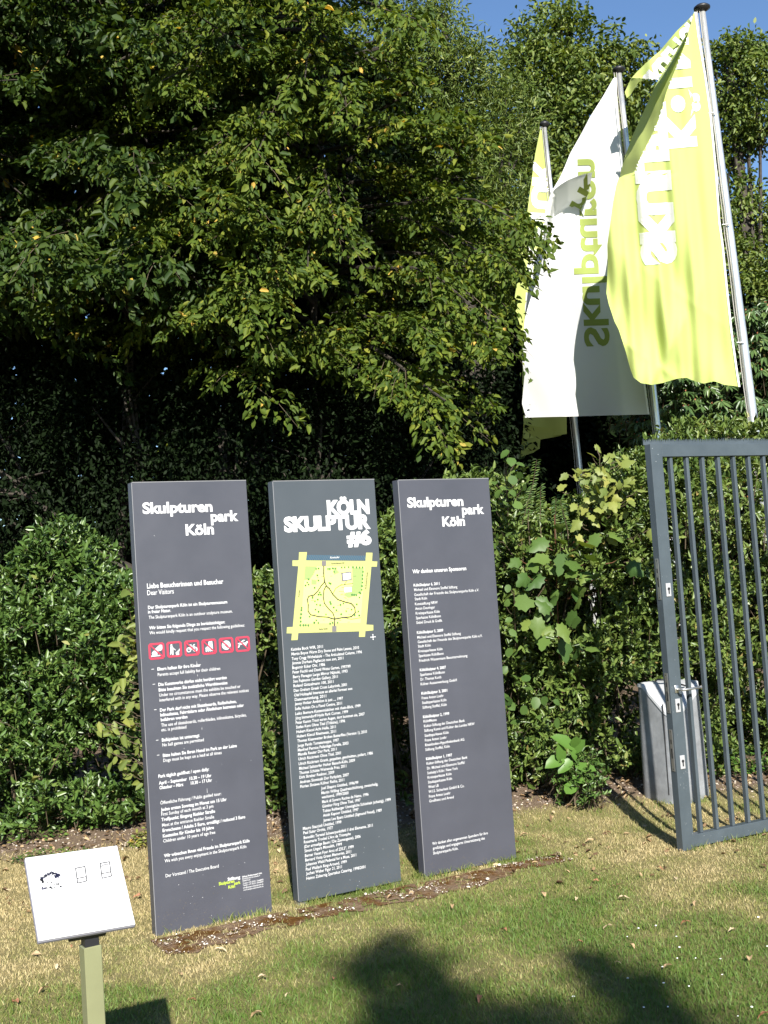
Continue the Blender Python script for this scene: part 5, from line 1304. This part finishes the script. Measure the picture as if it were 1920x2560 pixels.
# round leaved climber right of the sponsor sign
pp = [at(x + random.gauss(0, 6), y + random.gauss(0, 6), 7.62 + random.uniform(-.05, .1)) for x, y in ((1240, 1240), (1262, 1190), (1290, 1160), (1255, 1260), (1300, 1185), (1275, 1215), (1245, 1290), (1285, 1140), (1260, 1160), (1250, 1320), (1300, 1210), (1235, 1200), (1270, 1130), (1290, 1230), (1245, 1350), (1280, 1260))]
small_plant('climbing_shrub', 'round leaved shrub twig beside the top of the sponsor sign', 'shrub', pp, .066, .85, LEAF_MP, 'round', 63, (.95, 8.5, .06), jit=.4, tint=.5)
pp = [at(x + random.gauss(0, 10), y + random.gauss(0, 10), 7.55 + random.uniform(-.06, .12)) for x, y in ((1265, 1690), (1300, 1710), (1320, 1740), (1280, 1750), (1310, 1780), (1350, 1740), (1375, 1760), (1350, 1790), (1390, 1750), (1280, 1800), (1265, 1770), (1270, 1650), (1255, 1730), (1300, 1660), (1290, 1550), (1310, 1620), (1270, 1580), (1270, 1500), (1290, 1470), (1330, 1700), (1400, 1790), (1265, 1610))]
small_plant('climbing_shrub', 'round leaved shrub beside the lower half of the sponsor sign', 'shrub', pp, .070, .82, LEAF_MP, 'round', 64, (.90, 8.5, .06), jit=.35, tint=.35)
# sturdy young plant with big leaves standing in the lawn edge
base = gnd(1437, 2000, .1); 
pp = [at(x, y, base[1] - .03) for x, y in ((1432, 1895), (1405, 1905), (1432, 1935), (1385, 1900), (1440, 1895), (1428, 1930), (1434, 1860), (1420, 1850), (1440, 1870))]
root = small_plant('young_plant', 'single sturdy plant with big bright leaves at the lawn edge', 'plant', pp[:1], .01, .5, LEAF_BR, 'oval', 65, tuple(base))
bpl = [((1437, 1912), (1490, 1925), .36), ((1430, 1900), (1396, 1930), .5), ((1410, 1895), (1365, 1915), .5), ((1405, 1905), (1398, 1862), .5), ((1434, 1935), (1462, 1958), .55), ((1436, 1872), (1384, 1838), .4), ((1436, 1870), (1442, 1842), .6), ((1440, 1900), (1425, 1868), .4), ((1437, 1955), (1415, 1985), .5), ((1436, 1880), (1462, 1850), .45)]
Pb, Db, Lb, Wb = [], [], [], []
for a, c, rt in bpl:
    p = at(*a, base[1] - .02); q_ = at(*c, base[1] - random.uniform(.05, .12)); Pb.append(p); Db.append(q_ - p); Lb.append(np.linalg.norm(q_ - p)); Wb.append(np.linalg.norm(q_ - p) * (rt + .12))
leaf_mesh('big_leaves', np.array(Pb) - base, np.array(Db), np.tile([.1, -.75, .65], (len(Pb), 1)), np.array(Lb), np.array(Wb), np.full(len(Pb), .6), LEAF_BR, root, 'round')
hedge('low_shrub', 'small clump of low shrub at the foot of the young plant', 1.0, 1.28, lambda x: 7.55 + 0 * x, .3, lambda x: .34 + 0 * x, 260, 9, .035, .42, LEAF_HG, 66, layers=.1, holes=False, cat='shrub', shoot=.1, stems=False)
# yellowing shrub left of the first sign
pp = []
for _ in range(230):
    y = random.uniform(1400, 1960); xr = 405; xl = np.interp(y, [1400, 1480, 1600, 1700, 1800, 1900, 1960], [360, 300, 290, 300, 245, 270, 330])
    pp.append(at(random.uniform(xl, xr + 20), y, 7.35 + random.uniform(-.05, .25)))
small_plant('yellowing_shrub', 'shrub with pale yellow autumn leaves partly hidden by the first sign', 'shrub', pp, .078, .6, LEAF_YL, 'oval', 67, (-1.52, 7.55, .06), jit=.4, tint=.35)
# low herbs at the foot of the left hedge
def clump(label, px_, n, rad_, h_, mat, seed, leafL=.03, ratio=.6):
    rs_ = np.random.default_rng(seed); b0 = gnd(*px_, .03); z = float(gz(b0[0], b0[1])); b0 = np.array([b0[0], b0[1], z]); root = empty('low_herb', b0); tag(root, label, 'plant')
    a = rs_.uniform(0, 6.28, n); r = rad_ * np.sqrt(rs_.random(n)); zz = h_ * (1 - (r / rad_) ** 2) * rs_.uniform(.15, 1, n) + .01
    P = np.stack([r * np.cos(a) * 1.5, r * np.sin(a) * .7, zz], 1)
    leaf_mesh('foliage', P, rs_.normal(0, 1, (n, 3)) * [1, 1, .3], np.array([0, -.2, 1]) + rs_.normal(0, .35, (n, 3)), leafL * rs_.uniform(.7, 1.3, n), leafL * ratio * rs_.uniform(.8, 1.2, n), rs_.random(n), mat, root, 'round')
    mb = MB()
    for p in P[::4]: mb.tube([(p[0] * .3, p[1] * .3, 0), p], [.002, .0015], 4, cap=False)
    mb.build('stems', M_TWIG, root)
clump('low clump of bright yellow green herbs behind the white board', (235, 2085), 420, .16, .13, LEAF_BR, 71)
clump('yellow green herb clump tight against the first sign', (385, 2110), 260, .11, .12, LEAF_YL, 72)
clump('dark green herb patch at the left edge behind the board', (60, 2110), 420, .20, .14, LEAF_HG, 73, .026)
clump('sparse green seedlings on the soil behind the board', (140, 2140), 260, .2, .07, LEAF_HG, 74, .022)
clump('low green weeds in the lawn behind the gate bars', (1880, 1960), 300, .14, .22, LEAF_BR, 75, .035)
clump('bushy round leaved plant seen low between the gate bars', (1850, 1900), 260, .2, .55, LEAF_MP, 76, .075, .75)
# thin upright sprigs above the hedge
mbs = []
for k, (x0, y0, x1, y1) in enumerate(((1318, 1260, 1342, 1150), (1350, 1270, 1352, 1215), (1388, 1280, 1390, 1240), (1300, 1290, 1330, 1215), (1420, 1290, 1400, 1250))):
    a = at(x0, y0 + 40, 7.95); b_ = at(x1, y1, 7.85); n = 44
    t_ = np.linspace(0.05, 1, n); P = a + (b_ - a) * t_[:, None]; dx = np.where(np.arange(n) % 2, 1, -1)[:, None] * np.array([1, -.2, .25]); 
    mbs.append((P, dx + rnd(n, .15)))
root = empty('upright_sprig', mbs[0][0][0]); tag(root, 'thin upright sprigs with narrow leaves standing above the hedge', 'shrub')
P = np.concatenate([m[0] for m in mbs]); Dd = np.concatenate([m[1] for m in mbs])
leaf_mesh('foliage', P - np.array(root.location), Dd, np.tile([0, -.7, .7], (len(P), 1)) + rnd(len(P), .3), np.full(len(P), .036), np.full(len(P), .013), rng.random(len(P)), LEAF_MP, root, 'lance')
mb = MB()
for m in mbs: mb.tube([m[0][0] - np.array(root.location) - np.array([0, 0, .3]), m[0][0] - np.array(root.location), m[0][-1] - np.array(root.location)], [.004, .003, .0012], 4)
mb.build('stems', M_TWIG, root)

# ---- trees behind the camera that shade the foreground lawn
BLOBS = [(912, 2418, .10), (1000, 2375, .09), (985, 2545, .10), (1060, 2505, .14), (1090, 2450, .13), (1110, 2545, .13), (1040, 2570, .14), (1466, 2400, .06), (1540, 2450, .10), (1590, 2480, .11), (1640, 2545, .13), (1322, 2555, .10), (1230, 2580, .12), (1700, 2600, .2), (1560, 2600, .16), (930, 2610, .13), (1400, 2610, .18)]
ts = np.array(to_sun)
lobs = []
for x, y, r_ in BLOBS:
    g_ = gnd(x, y); c = g_ + ts * (13.5 + (x % 7) * .12); lobs.append((c[0], c[1], c[2], r_ * .8, r_ * .8, r_ * .8))
rs_ = np.random.default_rng(81)
tb0 = np.array([4.6, -9.5, 0.0]); root = empty('shade_tree', tb0); tag(root, 'broadleaf tree behind the viewer whose branch ends shade the lawn', 'tree')
P = np.concatenate([np.array(l[:3]) + rs_.normal(0, .80, (110, 3)) * l[3] for l in lobs]); n = len(P)
leaf_mesh('crown', P - tb0, rs_.normal(0, 1, (n, 3)), UP + rs_.normal(0, .6, (n, 3)), np.full(n, .09), np.full(n, .055), rs_.random(n), LEAF_MD, root)
mb = MB(); mb.tube([(0, 0, -.1), (.1, .1, 3), (0, .3, 5.5), (-.3, .6, 8.5)], [.25, .2, .14, .05], 12); mb.build('trunk', M_BARK, root, smooth=True)
mb = MB(); hub = np.mean([l[:3] for l in lobs], 0); hub = hub * .75 + (tb0 + [0, .3, 6]) * .25
mb.tube([np.array([0, .3, 5.0]), (hub - tb0) * .6 + np.array([0, .1, 2.2]), hub - tb0], [.09, .06, .03], 8)
for l in lobs[::3]:
    c = np.array(l[:3]) - tb0; mb.tube([hub - tb0, (hub - tb0 + c) / 2 + [0, 0, .05], c], [.015, .008, .004], 5, cap=False)
mb.build('branches', M_BARK, root)

# ---- fallen leaves
rs_ = np.random.default_rng(91)
def dead_leaf(seed):
    r_ = random.Random(seed); nn2 = 7; out = []
    me = MB(); V_ = []
    for i in range(nn2):
        t_ = i / (nn2 - 1); w = .5 * math.sin(math.pi * min(1, t_ * .93 + .05)) ** .8 * .55
        z = .18 * math.sin(t_ * 3.1 + .3) + r_.uniform(-.03, .03)
        V_ += [(t_ - .5, -w, z + abs(w) * r_.uniform(.1, .7)), (t_ - .5, 0, z), (t_ - .5, w, z + abs(w) * r_.uniform(.1, .7))]
    Fq = []
    for i in range(nn2 - 1):
        for j in (0, 1): a = i * 3 + j; Fq.append((a, a + 1, a + 4, a + 3))
    m_ = bpy.data.meshes.new('fallen_leaf'); m_.from_pydata(V_, [], Fq); m_.materials.append(DRYM[seed % 3]); return m_
DRYM = [pmat('dead leaf tan', (.33, .225, .12), .7, noise=.25, scale=3), pmat('dead leaf rust', (.24, .11, .055), .7, noise=.25, scale=3), pmat('dead leaf straw', (.42, .33, .20), .7, noise=.2, scale=3)]
metas = [dead_leaf(i) for i in range(6)]
spots = [(1000, 2468), (833, 2450), (1520, 2322), (1740, 2262), (1450, 2358), (1545, 2410), (1580, 2368), (1715, 2312), (1440, 2250), (1358, 2240), (1490, 2205), (1690, 2202), (1875, 2400), (1910, 2545), (550, 2380), (640, 2540), (480, 2505), (660, 2450), (1310, 2092), (1520, 2085), (1385, 2050), (1420, 2060), (1290, 2110), (1490, 2030), (1600, 2190), (1260, 2330), (60, 2270), (30, 2330), (345, 2245), (60, 2180), (330, 2200), (375, 2150), (700, 2130), (690, 2180), (705, 2110), (140, 2420), (110, 2480), (180, 2370), (1795, 2050), (1840, 2050), (1650, 2175), (1560, 2250), (1130, 2270), (1200, 2500), (720, 2490), (450, 2440), (250, 2240), (1395, 2140), (1475, 2105), (1350, 2170), (20, 2230), (90, 2390), (40, 2510), (1830, 2330), (1670, 2420)]
for j, (x, y) in enumerate(spots):
    p = gnd(x, y); o = bpy.data.objects.new('fallen_leaf', metas[j % 6]); COL.objects.link(o)
    s_ = random.uniform(.028, .058); o.scale = (s_, s_ * random.uniform(.6, 1), s_)
    o.location = (p[0], p[1], float(gz(p[0], p[1])) + .016); o.rotation_euler = (random.uniform(-.5, .5), random.uniform(-.4, .4), random.uniform(0, 6.28))
    tag(o, 'small curled brown dead leaf lying on the lawn', 'leaf', 'dead leaves scattered on the lawn')
n = 5200; x = rs_.uniform(-3, 3.3, n); y = rs_.uniform(5.8, 8.5, n); kk = rs_.random(n) < (.16 + .84 * soil(x, y)) * np.clip((y - 5.6) / 1.2, .15, 1); x, y = x[kk], y[kk]; n = len(x)
P = np.stack([x, y, gz(x, y) + .012], 1)
lt = leaf_mesh('leaf_litter', P, rs_.normal(0, 1, (n, 3)) * [1, 1, .25], UP + rs_.normal(0, .45, (n, 3)), rs_.uniform(.015, .055, n), rs_.uniform(.008, .03, n), rs_.random(n), LEAF_DRY)
tag(lt, 'brown leaf litter strewn at the foot of the hedge', 'leaf litter', kind='stuff')
# clover heads
n = 26; cx_ = rs_.uniform(1350, 1930, n); cy_ = rs_.uniform(2290, 2560, n)
P = np.array([gnd(a, b_) for a, b_ in zip(cx_, cy_)]); kk = (cx_ + cy_ > 3850 + rs_.normal(0, 120, n)); P = P[kk]
cv = pebbles('clover_heads', P[:, 0], P[:, 1], rs_.uniform(.003, .0055, len(P)), np.ones(len(P)), pmat('clover white', (.8, .8, .76), .8), .018)
tag(cv, 'tiny white clover flowers dotted over the lawn at lower right', 'clover', kind='stuff')
